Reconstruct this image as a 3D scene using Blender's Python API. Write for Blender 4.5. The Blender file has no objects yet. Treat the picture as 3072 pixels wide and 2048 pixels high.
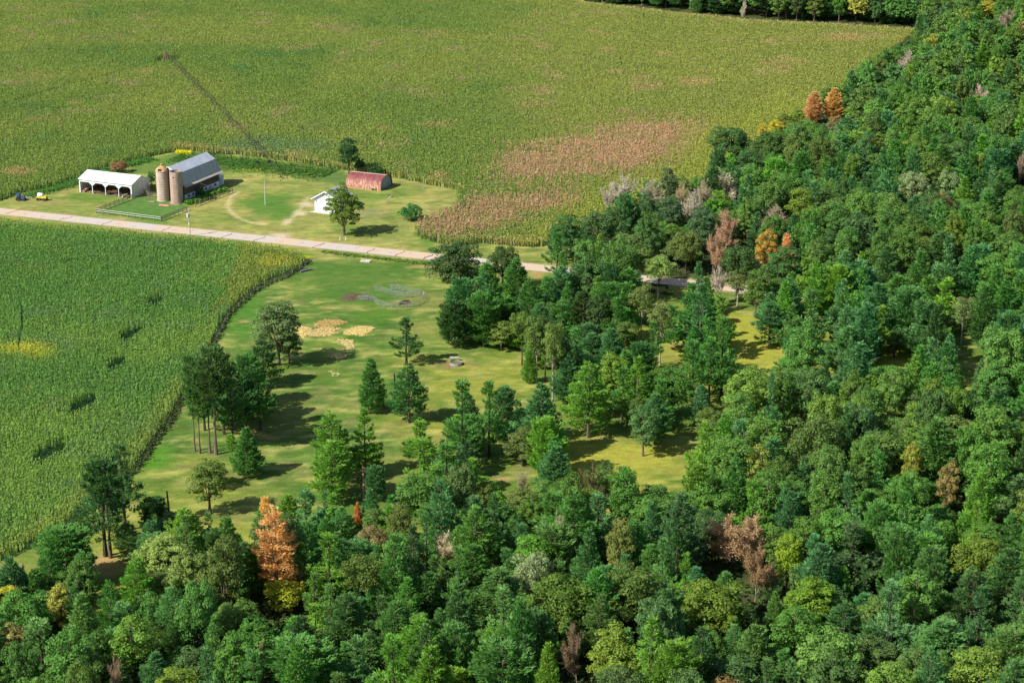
import bpy, math, random
import numpy as np
PI = math.pi
random.seed(7)
# ------------------------------------------------------------------ camera, world, sun
FPX, PITCH, CH = 5973.0, math.radians(19.0), 154.0       # focal length in photo pixels, pitch, height
sc = bpy.context.scene
cam = bpy.data.cameras.new('camera'); cob = bpy.data.objects.new('camera', cam)
sc.collection.objects.link(cob); sc.camera = cob
cam.sensor_width = 36; cam.lens = 36 * FPX / 3072
cam.clip_start = 5; cam.clip_end = 6000
cob.location = (0, 0, CH); cob.rotation_euler = (PI / 2 - PITCH, 0, 0)
SAZ, SEL = math.radians(31), math.radians(42)            # direction shadows fall, sun height
w = bpy.data.worlds.new('World'); sc.world = w; w.use_nodes = True
nt = w.node_tree; sky = nt.nodes.new('ShaderNodeTexSky'); sky.sky_type = 'NISHITA'; sky.sun_disc = False
sky.sun_elevation = SEL; sky.sun_rotation = math.radians(239)
nt.links.new(sky.outputs[0], nt.nodes['Background'].inputs[0]); nt.nodes['Background'].inputs[1].default_value = 0.082
sl = bpy.data.lights.new('sun', 'SUN'); sl.energy = 5.0; sl.angle = math.radians(0.5); sl.color = (1, 0.95, 0.86)
so = bpy.data.objects.new('sun', sl); sc.collection.objects.link(so)
so.rotation_euler = (0, PI / 2 - SEL, SAZ + PI)
so.location = (-200, 300, 200)
sc.view_settings.view_transform = 'Standard'; sc.view_settings.look = 'None'
sc.view_settings.exposure = 0.42; sc.view_settings.gamma = 1
sc.cycles.max_bounces = 5; sc.cycles.diffuse_bounces = 3; sc.cycles.transmission_bounces = 3
# ------------------------------------------------------------------ photo frames -> world points
FR = dict(D=(0, 0, 0.76563), f=(0, 400, 2.94), g=(600, 380, 2.94), h=(200, 420, 4.523), k=(880, 400, 4.9), p=(850, 740, 3.92),
          v=(0, 0, 2.297), u=(1400, 450, 2.352), t=(2000, 0, 2.194), l=(0, 1300, 2.0957), c=(500, 850, 2.614),
          b=(700, 1350, 2.246), m=(1200, 700, 2.24), n=(1400, 1300, 2.0967), r=(2100, 700, 2.2397), s=(2200, 1300, 2.0963), w=(0, 600, 2.09))
CP, SP = math.cos(PITCH), math.sin(PITCH)
def ray(fr, x, y):
    a, b, s = FR[fr]; u = a + x / s - 1536; v = 1024 - (b + y / s)
    return (u, FPX * CP + v * SP, -FPX * SP + v * CP)
def P(fr, x, y, z=0.0):
    r = ray(fr, x, y); t = (CH - z) / -r[2]
    return (r[0] * t, r[1] * t)
def hgt(fr, Y, x, y):
    r = ray(fr, x, y); return CH + r[2] * Y / r[1]
def toD(x, y, z=0.0):
    dz = z - CH; f = y * CP - dz * SP; v = y * SP + dz * CP
    return (1536 + FPX * x / f) * .76563, (1024 - FPX * v / f) * .76563
def dist(x, y): return math.sqrt(x * x + y * y + CH * CH)
def F2D(fr, pts):
    a, b, s = FR[fr]; return [((a + x / s) * .76563, (b + y / s) * .76563) for x, y in pts]
def inpoly(px, py, poly):
    ins = np.zeros(np.shape(px), bool); n = len(poly)
    for i in range(n):
        x1, y1 = poly[i]; x2, y2 = poly[(i + 1) % n]
        c = ((y1 > py) != (y2 > py)) & (px < (x2 - x1) * (py - y1) / ((y2 - y1) if y2 != y1 else 1e-9) + x1)
        ins ^= c
    return ins
def vnoise(x, y, s, seed=0):
    x = x / s + seed * 17.3; y = y / s + seed * 5.1
    xi = np.floor(x); yi = np.floor(y); fx = x - xi; fy = y - yi
    fx = fx * fx * (3 - 2 * fx); fy = fy * fy * (3 - 2 * fy)
    def h(a, b):
        q = np.sin(a * 127.1 + b * 311.7 + seed * 74.7) * 43758.5453; return q - np.floor(q)
    return (h(xi, yi) * (1 - fx) + h(xi + 1, yi) * fx) * (1 - fy) + (h(xi, yi + 1) * (1 - fx) + h(xi + 1, yi + 1) * fx) * fy
def fbm(x, y, s, seed=0, o=4):
    t = 0; a = 1; n = 0
    for i in range(o):
        t = t + a * vnoise(x, y, s / 2 ** i, seed + i); n += a; a *= .55
    return t / n
# ------------------------------------------------------------------ object helpers
COL = sc.collection
def link(o, parent=None):
    COL.objects.link(o)
    if parent is not None: o.parent = parent
    return o
def tag(o, label=None, cat=None, group=None, kind=None):
    if label: o['label'] = label
    if cat: o['category'] = cat
    if group: o['group'] = group
    if kind: o['kind'] = kind
    return o
def empty(name, loc=(0, 0, 0), rz=0.0):
    o = bpy.data.objects.new(name, None); o.location = loc; o.rotation_euler[2] = rz; o.empty_display_size = .5
    return link(o)
def np_mesh(name, V, F, mat, col=None, parent=None, smooth=False):
    """V (n,3), F (m,k) index array, col (n,3) per vertex"""
    me = bpy.data.meshes.new(name); V = np.asarray(V, np.float32); F = np.asarray(F, np.int32)
    k = F.shape[1]
    me.vertices.add(len(V)); me.vertices.foreach_set('co', V.ravel())
    me.loops.add(F.size); me.loops.foreach_set('vertex_index', F.ravel())
    me.polygons.add(len(F)); me.polygons.foreach_set('loop_start', np.arange(0, F.size, k, dtype=np.int32))
    if smooth: me.polygons.foreach_set('use_smooth', np.ones(len(F), bool))
    me.update(calc_edges=True)
    if col is not None:
        at = me.color_attributes.new('col', 'FLOAT_COLOR', 'POINT')
        c4 = np.ones((len(V), 4), np.float32); c4[:, :3] = col; at.data.foreach_set('color', c4.ravel())
    if mat: me.materials.append(mat)
    return me
def obj(name, me, parent=None):
    return link(bpy.data.objects.new(name, me), parent)
class MB:
    def __init__(s): s.v = []; s.f = []; s.m = []; s.mi = 0
    def poly(s, pts):
        n = len(s.v); s.v += [tuple(p) for p in pts]; s.f.append(tuple(range(n, n + len(pts)))); s.m.append(s.mi)
    def box(s, c, d, rz=0.0, tilt=None):
        cx, cy, cz = c; dx, dy, dz = [q / 2 for q in d]; n = len(s.v); ca, sa = math.cos(rz), math.sin(rz)
        for z in (-dz, dz):
            for x, y in ((-dx, -dy), (dx, -dy), (dx, dy), (-dx, dy)):
                s.v.append((cx + x * ca - y * sa, cy + x * sa + y * ca, cz + z))
        for q in ((0, 3, 2, 1), (4, 5, 6, 7), (0, 1, 5, 4), (1, 2, 6, 5), (2, 3, 7, 6), (3, 0, 4, 7)):
            s.f.append(tuple(n + i for i in q)); s.m.append(s.mi)
    def tube(s, pts, rad, k=6, cap=True):
        """tube through points; rad is one radius or a list"""
        n0 = len(s.v); pts = [np.array(p, float) for p in pts]
        if not hasattr(rad, '__len__'): rad = [rad] * len(pts)
        for i, p in enumerate(pts):
            d = pts[min(i + 1, len(pts) - 1)] - pts[max(i - 1, 0)]; d = d / (np.linalg.norm(d) + 1e-9)
            a = np.cross(d, (0, 0, 1) if abs(d[2]) < .9 else (1, 0, 0)); a /= np.linalg.norm(a); b = np.cross(d, a)
            for j in range(k):
                t = 2 * PI * j / k; s.v.append(tuple(p + rad[i] * (a * math.cos(t) + b * math.sin(t))))
        for i in range(len(pts) - 1):
            for j in range(k):
                j2 = (j + 1) % k; q = n0 + i * k
                s.f.append((q + j, q + j2, q + k + j2, q + k + j)); s.m.append(s.mi)
        if cap:
            s.f.append(tuple(n0 + j for j in range(k))[::-1]); s.f.append(tuple(n0 + (len(pts) - 1) * k + j for j in range(k))); s.m += [s.mi] * 2
    def lathe(s, prof, k=32, c=(0, 0)):
        n0 = len(s.v)
        for r, z in prof:
            for j in range(k):
                t = 2 * PI * j / k; s.v.append((c[0] + r * math.cos(t), c[1] + r * math.sin(t), z))
        for i in range(len(prof) - 1):
            for j in range(k):
                j2 = (j + 1) % k; q = n0 + i * k
                s.f.append((q + j, q + j2, q + k + j2, q + k + j)); s.m.append(s.mi)
    def prism(s, prof, y0, y1):
        """profile of (x, z) extruded along y"""
        n = len(prof); n0 = len(s.v)
        for y in (y0, y1):
            for x, z in prof: s.v.append((x, y, z))
        for i in range(n):
            j = (i + 1) % n; s.f.append((n0 + i, n0 + j, n0 + n + j, n0 + n + i)); s.m.append(s.mi)
        s.f.append(tuple(n0 + i for i in range(n))[::-1]); s.f.append(tuple(n0 + n + i for i in range(n))); s.m += [s.mi] * 2
    def sheet(s, prof, y0, y1, th=.06):
        """open profile (x, z) given thickness downwards, extruded along y"""
        s.prism(list(prof) + [(x, z - th) for x, z in reversed(prof)], y0, y1)
    def build(s, name, mat, parent=None, smooth=False):
        me = bpy.data.meshes.new(name); me.from_pydata(s.v, [], s.f); me.update()
        for m_ in (mat if isinstance(mat, (list, tuple)) else [mat]): me.materials.append(m_)
        me.polygons.foreach_set('material_index', s.m)
        if smooth: me.polygons.foreach_set('use_smooth', [True] * len(s.f))
        return obj(name, me, parent)
# ------------------------------------------------------------------ materials
def newmat(name):
    m = bpy.data.materials.new(name); m.use_nodes = True; n = m.node_tree
    return m, n, n.nodes['Principled BSDF']
def N(n, t, **kw):
    x = n.nodes.new(t)
    for k_, v_ in kw.items(): setattr(x, k_, v_)
    return x
def ramp(n, src, a, b, ca, cb):
    r = N(n, 'ShaderNodeValToRGB'); r.color_ramp.elements[0].position = a; r.color_ramp.elements[1].position = b
    r.color_ramp.elements[0].color = (*ca, 1); r.color_ramp.elements[1].color = (*cb, 1); n.links.new(src, r.inputs[0]); return r.outputs[0]
def noise(n, scale, detail=4, sx=1, sy=1, sz=1, rough=.6):
    tc = N(n, 'ShaderNodeTexCoord'); mp = N(n, 'ShaderNodeMapping'); mp.inputs['Scale'].default_value = (sx, sy, sz)
    n.links.new(tc.outputs['Object'], mp.inputs[0]); no = N(n, 'ShaderNodeTexNoise'); no.inputs['Scale'].default_value = scale
    no.inputs['Detail'].default_value = detail; no.inputs['Roughness'].default_value = rough
    n.links.new(mp.outputs[0], no.inputs[0]); return no.outputs[0]
def simple(name, ca, cb=None, scale=2.0, rough=.8, a=.35, b=.65, sx=1, sy=1, sz=1, metal=0.0):
    m, n, bs = newmat(name); cb = cb or ca
    n.links.new(ramp(n, noise(n, scale, 5, sx, sy, sz), a, b, ca, cb), bs.inputs['Base Color'])
    bs.inputs['Roughness'].default_value = rough; bs.inputs['Metallic'].default_value = metal
    bs.inputs['Specular IOR Level'].default_value = .25
    return m
def mul(n, a, b, blend='MULTIPLY', fac=1.0):
    x = N(n, 'ShaderNodeMix', data_type='RGBA', blend_type=blend); x.inputs[0].default_value = fac
    n.links.new(a, x.inputs[6]); n.links.new(b, x.inputs[7]); return x.outputs[2]
def vcmat(name, amp=.25, scale=1.0, rough=.9, transl=0.0, sx=1, sy=1, spec=.1, scale2=None):
    m, n, bs = newmat(name); at = N(n, 'ShaderNodeAttribute', attribute_name='col')
    c = at.outputs['Color']
    c = mul(n, c, ramp(n, noise(n, scale, 5, sx, sy), .3, .7, (1 - amp,) * 3, (1 + amp,) * 3))
    if scale2: c = mul(n, c, ramp(n, noise(n, scale2 * 2.6, 3), .3, .7, (.86,) * 3, (1.14,) * 3)); c = mul(n, c, ramp(n, noise(n, scale2, 3), .3, .7, (1 - amp,) * 3, (1 + amp * .8, 1 + amp, 1 + amp * .4)))
    n.links.new(c, bs.inputs['Base Color']); bs.inputs['Roughness'].default_value = rough; bs.inputs['Specular IOR Level'].default_value = spec
    if transl: add_transl(n, bs, c, transl)
    return m
def add_transl(n, bs, c, f):
    tr = N(n, 'ShaderNodeBsdfTranslucent'); n.links.new(c, tr.inputs[0]); mx = N(n, 'ShaderNodeMixShader'); mx.inputs[0].default_value = f
    n.links.new(bs.outputs[0], mx.inputs[1]); n.links.new(tr.outputs[0], mx.inputs[2]); n.links.new(mx.outputs[0], n.nodes['Material Output'].inputs[0])
def leafmat(name, source):
    m, n, bs = newmat(name)
    if source == 'obj': c = N(n, 'ShaderNodeObjectInfo').outputs['Color']
    else: c = N(n, 'ShaderNodeAttribute', attribute_name='col').outputs['Color']
    c = mul(n, c, ramp(n, noise(n, .9, 4), .3, .7, (1.50, 1.66, 1.52), (2.75, 2.68, 2.3)))
    c = mul(n, c, ramp(n, noise(n, 5, 2), .3, .7, (.72, .76, .8), (1.3, 1.24, 1.15)))
    n.links.new(c, bs.inputs['Base Color']); bs.inputs['Roughness'].default_value = .55; bs.inputs['Specular IOR Level'].default_value = .18
    add_transl(n, bs, c, .36)
    return m
M_leaf = leafmat('foliage', 'obj'); M_wood_leaf = leafmat('forest_foliage', 'col')
M_bark = simple('bark', (.10, .075, .055), (.21, .16, .12), 3, .9, sz=.3)
M_bark_pale = simple('pale_bark', (.30, .25, .20), (.52, .45, .37), 3, .9, sz=.3)
M_bark_dark = simple('dark_bark', (.035, .028, .022), (.09, .07, .055), 3, .9, sz=.3)
M_grass = vcmat('lawn_grass', .22, .5, sx=.8, sy=1.3, scale2=2.5)
M_floor = vcmat('forest_floor', .3, .3)
M_soil = vcmat('field_soil', .2, .4)
M_crop = vcmat('crop', .12, .5, transl=.46)
M_straw = vcmat('straw', .15, 2.0)
M_white = simple('white_paint', (.74, .76, .80), (.82, .84, .87), .8, .5)
M_grey_wood = simple('weathered_board', (.20, .18, .155), (.36, .33, .29), 3, .9)
M_steel = simple('galvanised_steel', (.33, .36, .40), (.45, .48, .52), 2, .5, metal=.3)
M_dark = simple('dark_void', (.02, .02, .025), (.05, .045, .04), 1)
M_conc = simple('concrete', (.46, .42, .37), (.58, .53, .48), 1.5, .9)
# ------------------------------------------------------------------ ground
XA, XB, YA, YB = -262, 262, 262, 975
V1 = [(-300, -300), (1338, -300), (1340, 0), (1500, 18), (1700, 40), (1900, 50), (2118, 62), (2060, 110), (1990, 185), (1900, 250), (1800, 320), (1700, 385), (1640, 430), (1480, 470), (1330, 530),
      (1251, 566), (1222, 569), (1104, 559), (1045, 565), (1019, 563), (969, 549), (941, 526), (954, 507), (975, 492), (1019, 471), (1045, 458), (1053, 438), (980, 424), (928, 412), (876, 403), (793, 391), (759, 387),
      (681, 374), (606, 363), (537, 355), (459, 349), (406, 345), (391, 351), (345, 360), (307, 369), (253, 384), (220, 395), (182, 408), (122, 430), (39, 445), (0, 462), (-120, 475), (-300, 470)]
V3 = [(-300, 470), (0, 497), (250, 521), (500, 545), (640, 562), (690, 575), (711, 594), (687, 615), (651, 635), (605, 651), (553, 689), (515, 727), (479, 800), (445, 862), (410, 921), (381, 972), (337, 1031), (311, 1072), (230, 1140), (139, 1215), (73, 1251), (0, 1288), (-300, 1420)]
road_c = [P('D', -420, 441), P('D', 600, 548.5), P('D', 1240, 615.5), P('D', 2900, 788)]
RW = 5.9
def road_side(off):
    out = []
    for i, p in enumerate(road_c):
        a = road_c[max(0, i - 1)]; b = road_c[min(3, i + 1)]; d = np.array(b) - np.array(a); d /= np.linalg.norm(d)
        out.append((p[0] - d[1] * off, p[1] + d[0] * off))
    return out
def lerp(a, b, t): return a + (b - a) * t[:, None]
def blob(dx, dy, cx, cy, rx, ry, nz, soft=.35):
    """0..1 mask of an uneven patch; centre and radii in photo units"""
    q = np.sqrt(((dx - cx) / rx) ** 2 + ((dy - cy) / ry) ** 2) + (nz - .5) * 1.1
    return np.clip((1 - q) / soft, 0, 1)
def polymask(dx, dy, poly, nz, amp=10, jit=0):
    if jit:
        j = np.random.RandomState(9); dx = dx + j.normal(0, jit * 2.2, dx.shape); dy = dy + j.normal(0, jit * .8, dx.shape)
    return inpoly(dx + (nz - .5) * amp * 2.4, dy + (nz - .5) * amp, poly).astype(float)
def sheet_of(name, keep, X, Y, colr, mat, z):
    nx, ny = X.shape
    idx = np.arange(nx * ny).reshape(nx, ny)
    cells = keep[:-1, :-1]
    a = idx[:-1, :-1][cells]; b = idx[1:, :-1][cells]; c = idx[1:, 1:][cells]; d = idx[:-1, 1:][cells]
    F = np.stack([a, b, c, d], 1); u, inv = np.unique(F, return_inverse=True)
    V = np.stack([X.ravel()[u], Y.ravel()[u], np.full(len(u), z)], 1)
    o = obj(name, np_mesh(name, V, inv.reshape(F.shape), mat, colr.reshape(-1, 3)[u])); o['kind'] = 'structure'
    return o
ST = 0.9
gx = np.arange(XA, XB, ST); gy = np.arange(YA, YB, ST); X, Y = np.meshgrid(gx, gy, indexing='ij')
dx, dy = toD(X, Y)
n1 = fbm(X, Y, 30, 1); n2 = fbm(X, Y, 9, 3); n3 = fbm(X, Y * 1.6, 4, 5, 3)
dx2, dy2 = toD(X, Y, 2.2)
infield = (inpoly(dx, dy, V1) & inpoly(dx2, dy2, V1)) | (inpoly(dx, dy, V3) & inpoly(dx2, dy2, V3))
LAWN = [(-400, 380), (300, 340), (1000, 330), (1100, 400), (1300, 470), (1300, 640), (2400, 700), (2352, 850), (2200, 960), (1900, 1100), (1620, 1200), (1250, 1250), (1100, 1300), (900, 1290), (560, 1350), (200, 1430), (-300, 1500)]
inlawn = inpoly(dx + (n2 - .5) * 160, dy + (n2 - .5) * 110, LAWN) & ~infield
gr1 = np.array((.125, .195, .036)); gr2 = np.array((.072, .152, .028)); tan = np.array((.34, .27, .10)); yel = np.array((.325, .315, .05))
def A(c): return np.array(c)[None, :]
x_, y_, q1, q2, q3 = dx.ravel(), dy.ravel(), n1.ravel(), n2.ravel(), n3.ravel()
lc = lerp(A(gr2), A(gr1), np.clip((q2 - .35) * 3, 0, 1))
lc = lerp(lc, A(yel), np.clip((q1 - .42) * 3.2, 0, 1) * np.clip((x_ - 700) / 550 + (y_ - 740) / 400, .05, 1) * (y_ > 560))
farm = (y_ < 600) & inlawn.ravel()
fc = lerp(A((.20, .24, .055)), A((.305, .285, .085)), np.clip((q2 - .38) * 3.5, 0, 1))
lc = np.where(farm[:, None], fc, lc)
lc = lerp(lc, A((.26, .24, .085)), np.clip((q3 - .50) * 5, 0, 1) * .6)
q4 = fbm(X * .7, Y * 1.5, 2.6, 61, 3).ravel(); q5 = fbm(X * .8, Y * 1.2, 5.5, 67, 3).ravel(); lc = lerp(lc, A((.37, .32, .10)), np.clip((q4 - .54) * 6, 0, 1) * .45 * (y_ > 560)); lc = lerp(lc, A((.075, .165, .022)), np.clip((.44 - q5) * 7, 0, 1) * .55); lc = lc * (1 + (q4 - .5) * .7)[:, None]
def put(c, m): 
    global lc
    lc = lerp(lc, A(c), m)
for cx, cy, rx, ry, c, k_ in [(608, 478, 78, 36, (.085, .185, .03), .9), (330, 500, 62, 24, (.075, .19, .03), .8), (200, 452, 70, 14, (.10, .19, .03), .7), (1010, 600, 90, 9, (.10, .17, .03), .9), (690, 585, 60, 6, (.10, .22, .02), 1), (985, 545, 22, 22, (.10, .20, .03), 1),
                              (100, 462, 60, 10, (.27, .24, .09), .8), (172, 418, 20, 18, (.20, .17, .09), .8), (1075, 590, 40, 5, (.07, .15, .03), .8), (850, 490, 60, 12, (.26, .235, .12), .5),
                              (800, 640, 200, 55, (.075, .155, .026), .75), (560, 720, 60, 90, (.062, .175, .022), .8), (860, 720, 60, 22, (.075, .17, .02), .8), (770, 860, 60, 30, (.10, .17, .02), .5), (350, 1060, 60, 40, (.075, .20, .016), .9), (460, 1060, 60, 14, (.25, .26, .05), .5),
                              (1100, 890, 120, 50, (.24, .25, .04), .7), (620, 950, 120, 60, (.22, .23, .06), .6), (980, 760, 60, 40, (.21, .23, .055), .6), (980, 690, 60, 20, (.24, .23, .075), .5), (1420, 1050, 180, 60, (.34, .32, .05), .85), (1700, 780, 110, 80, (.33, .32, .045), .8), (1420, 800, 120, 60, (.30, .30, .045), .7), (1950, 820, 250, 80, (.32, .31, .05), .7), (900, 1080, 200, 50, (.20, .22, .05), .6), (250, 1300, 60, 40, (.33, .24, .10), .9)]:
    put(c, blob(x_, y_, cx, cy, rx, ry, q2, .5) * k_)
lane = [((642, 541), (640, 526), 40, 10), ((638, 550), (640, 526), 46, 8), ((660, 510), (655, 520), 14, 9), ((690, 490), (680, 500), 20, 8), ((705, 470), (700, 470), 30, 8)]
for (cx, cy), _, rx, ry in lane: put((.58, .44, .31), blob(x_, y_, cx, cy, rx, ry, q2 * .5 + .25, .8) * .95)
for i in range(24):
    t = i / 23; put((.50, .42, .25), blob(x_, y_, 652 + 55 * t, 515 - 62 * t + 8 * math.sin(t * PI), 8, 4, q3 * .4 + .3, .9) * .6)
for i in range(30):
    t = i / 29; a = PI * (.50 + .72 * t); put((.50, .41, .21), blob(x_, y_, 612 + 88 * math.cos(a), 470 + 44 * math.sin(a), 9, 3.4, q3 * .4 + .3, .8) * .8)
for cx, cy, rx, ry in [(1085, 845, 10, 4), (1052, 858, 8, 4), (560, 738, 20, 5), (968, 612, 40, 4), (1120, 520, 10, 3), (1190, 830, 10, 5), (620, 1005, 30, 6), (1150, 1100, 30, 8), (1265, 955, 20, 6), (1232, 632, 26, 9), (1290, 912, 16, 5), (230, 1290, 40, 20), (572, 1085, 14, 5), (1450, 1046, 12, 5), (1600, 1040, 20, 7)]:
    put((.40, .24, .11), blob(x_, y_, cx, cy, rx, ry, q3, .5) * .7)
put((.10, .18, .035), polymask(x_, y_, [(300, 375), (391, 355), (406, 348), (459, 352), (606, 367), (793, 394), (800, 415), (700, 408), (620, 398), (520, 396), (500, 390), (300, 400)], q2, 5) * .85)
put((.06, .18, .025), blob(x_, y_, 560, 375, 75, 13, q2) * .8); put((.30, .34, .02), blob(x_, y_, 590, 390, 55, 4, q3) * .6); put((.40, .38, .02), blob(x_, y_, 421, 352, 14, 4, q3) * .9); put((.35, .34, .02), blob(x_, y_, 700, 590, 20, 4, q3) * .9)
put((.075, .175, .04), polymask(x_, y_, F2D('h', [(400, 985), (890, 790), (1050, 760), (1200, 780), (1600, 850), (1620, 930), (1280, 1090)]), q3, 3) * .85)
put((.085, .155, .045), polymask(x_, y_, [(680, 408), (793, 396), (850, 410), (900, 420), (800, 425), (700, 415)], q2, 4) * .6)
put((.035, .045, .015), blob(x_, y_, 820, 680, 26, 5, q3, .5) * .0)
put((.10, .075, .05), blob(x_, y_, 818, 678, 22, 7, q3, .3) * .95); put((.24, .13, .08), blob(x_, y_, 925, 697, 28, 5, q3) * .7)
rdv = np.full(x_.shape, 1e9)
for a_, b_ in zip(road_c[:-1], road_c[1:]):
    ax, ay = a_; ex_, ey_ = b_[0] - ax, b_[1] - ay; t_ = np.clip(((X.ravel() - ax) * ex_ + (Y.ravel() - ay) * ey_) / (ex_ ** 2 + ey_ ** 2), 0, 1)
    rdv = np.minimum(rdv, np.hypot(X.ravel() - ax - t_ * ex_, Y.ravel() - ay - t_ * ey_))
put((.36, .30, .17), np.clip(1 - (rdv - RW / 2 - (q3 - .4) * 2.2) / 1.1, 0, 1) * .6)
# sunny grass glimpsed between the trees is yellow green
lcol = lc.reshape(X.shape + (3,))
sheet_of('lawn', inlawn, X, Y, lcol, M_grass, 0.0)
flo = lerp(A((.03, .045, .016)), A((.09, .095, .035)), np.clip((q2 - .4) * 3, 0, 1)).reshape(lcol.shape)
sheet_of('forest_floor', ~inlawn & ~infield, X, Y, flo, M_floor, 0.0)
soil = lerp(A((.022, .060, .022)), A((.04, .075, .028)), q2).reshape(lcol.shape)  # soil tinted dark green, painting in the shade of the crop gaps
sheet_of('field_soil', infield, X, Y, soil, M_soil, 0.0)
gm = MB(); gm.poly([(-4000, -1500, -.08), (4000, -1500, -.08), (4000, 6000, -.08), (-4000, 6000, -.08)])
g0 = gm.build('ground', simple('far_ground', (.05, .07, .02), (.10, .13, .035), .02)); g0['kind'] = 'structure'
# road
rs = MB(); L_, R_ = road_side(RW / 2), road_side(-RW / 2)
for i in range(3): rs.poly([(*R_[i], .03), (*R_[i + 1], .03), (*L_[i + 1], .03), (*L_[i], .03)])
m_, n_, b_ = newmat('bleached_asphalt')
c_ = ramp(n_, noise(n_, .06, 2), .40, .56, (.57, .43, .31), (.52, .455, .405))
c_ = mul(n_, c_, ramp(n_, noise(n_, 1.2, 8), .3, .7, (.90,) * 3, (1.07,) * 3)); n_.links.new(c_, b_.inputs['Base Color']); b_.inputs['Roughness'].default_value = .9
road = rs.build('road', m_); road['kind'] = 'structure'
M_tar = simple('tar', (.10, .085, .08), (.16, .14, .13), 3)
seams = [('f', 60, 712, 170, 672), ('f', 525, 768, 640, 735), ('f', 898, 808, 992, 770), ('f', 1422, 868, 1505, 826), ('f', 1950, 925, 2045, 884), ('f', 2230, 955, 2340, 910), ('g', 990, 1070, 1097, 1026), ('g', 1470, 1116, 1540, 1072),
         ('g', 1722, 1142, 1808, 1096), ('g', 1972, 1168, 2058, 1126), ('m', 160, 170, 222, 142), ('m', 570, 213, 625, 180), ('u', 120, 815, 190, 785)]
def strip(a, b, wd, z, bow=0.0, n=8):
    mb = MB(); a = np.array(a); b = np.array(b); d = b - a; L = np.linalg.norm(d); d /= L; nrm = np.array((-d[1], d[0])); pr = None
    for i in range(n + 1):
        t = i / n; c = a + d * L * t + nrm * bow * math.sin(2 * PI * t); ww = wd * random.uniform(.7, 1.2) / 2
        q = (c + nrm * ww, c - nrm * ww)
        if pr: mb.poly([(*pr[1], z), (*q[1], z), (*q[0], z), (*pr[0], z)])
        pr = q
    return mb
for fr, x1, y1, x2, y2 in seams:
    strip(P(fr, x1, y1), P(fr, x2, y2), .30, .045, .25).build('tar_seam', M_tar, road)
rng = random.Random(3)
ra, rb = np.array(road_c[1]), np.array(road_c[2]); rdir = (rb - ra) / np.linalg.norm(rb - ra); rn = np.array((-rdir[1], rdir[0]))
for i in range(26):
    c = np.array(P('D', 20 + i * 42, 487 + i * 42 * .1053)); o1 = rng.uniform(-2.6, 0); o2 = o1 + rng.uniform(1, 2.4)
    strip(c + rn * o1, c + rn * o2 + rdir * rng.uniform(-1, 1), .10, .045, .2).build('crack', M_tar, road)
# ------------------------------------------------------------------ maize
def plants(name, xs, ys, col, hh, wd, nb, rs_, mat, spread=.55, base=0.0, gain=2.1):
    n = len(xs); V = []; C = []
    for b in range(nb + 1):
        a = rs_.uniform(0, 2 * PI, n)
        if b == 0:  # stalk standing on the ground
            z0 = np.zeros(n) + base; z1 = hh * .8; w_ = wd * .55; dxx = np.zeros(n); dyy = np.zeros(n)
        else:
            z0 = hh * rs_.uniform(.55, .88, n); z1 = z0 + hh * rs_.uniform(-.10, .22, n); w_ = wd * rs_.uniform(.35, .75, n)
            dxx = np.cos(a) * spread * rs_.uniform(.4, 1.1, n); dyy = np.sin(a) * spread * rs_.uniform(.4, 1.1, n)
        pa = a + PI / 2 + rs_.uniform(-.5, .5, n); px, py = np.cos(pa) * w_, np.sin(pa) * w_
        V.append(np.stack([np.stack([xs - px, ys - py, z0], 1), np.stack([xs + px, ys + py, z0], 1), np.stack([xs + dxx, ys + dyy, z1], 1)], 1))
        sh = rs_.uniform(.90, 1.12, n)[:, None]; c = col * sh * gain
        C.append(np.repeat(c[:, None, :], 3, 1))
    V = np.concatenate(V).reshape(-1, 3); C = np.concatenate(C).reshape(-1, 3)
    return obj(name, np_mesh(name, V, np.arange(len(V)).reshape(-1, 3), mat, C))
def scatter(poly, step, row, rs_, ang=math.radians(66), jr=.14, x0=XA, x1=XB, y0=YA, y1=YB):
    """plants in rows; step along the row, row spacing across"""
    R = 700; a = np.arange(-R, R, step); b = np.arange(-R, R, row); Aa, Bb = np.meshgrid(a, b)
    Aa = (Aa + rs_.uniform(-.45, .45, Aa.shape) * step).ravel(); Bb = (Bb + rs_.normal(0, jr, Bb.shape) * row).ravel()
    xs = Aa * math.cos(ang) - Bb * math.sin(ang); ys = 600 + Aa * math.sin(ang) + Bb * math.cos(ang)
    k_ = (xs > x0) & (xs < x1) & (ys > y0) & (ys < y1); xs, ys = xs[k_], ys[k_]
    u_, v_ = toD(xs, ys); u2, v2 = toD(xs, ys, 2.2); k_ = inpoly(u_, v_, poly) & inpoly(u2, v2, poly); return xs[k_], ys[k_], u_[k_], v_[k_]
rs_ = np.random.RandomState(5)
def polyline_d(u_, v_, pts):
    d = np.full(u_.shape, 1e9)
    for (x1, y1), (x2, y2) in zip(pts[:-1], pts[1:]):
        t = np.clip(((u_ - x1) * (x2 - x1) + (v_ - y1) * (y2 - y1)) / ((x2 - x1) ** 2 + (y2 - y1) ** 2), 0, 1)
        d = np.minimum(d, np.hypot(u_ - x1 - t * (x2 - x1), (v_ - y1 - t * (y2 - y1)) * 1.6))
    return d
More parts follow.
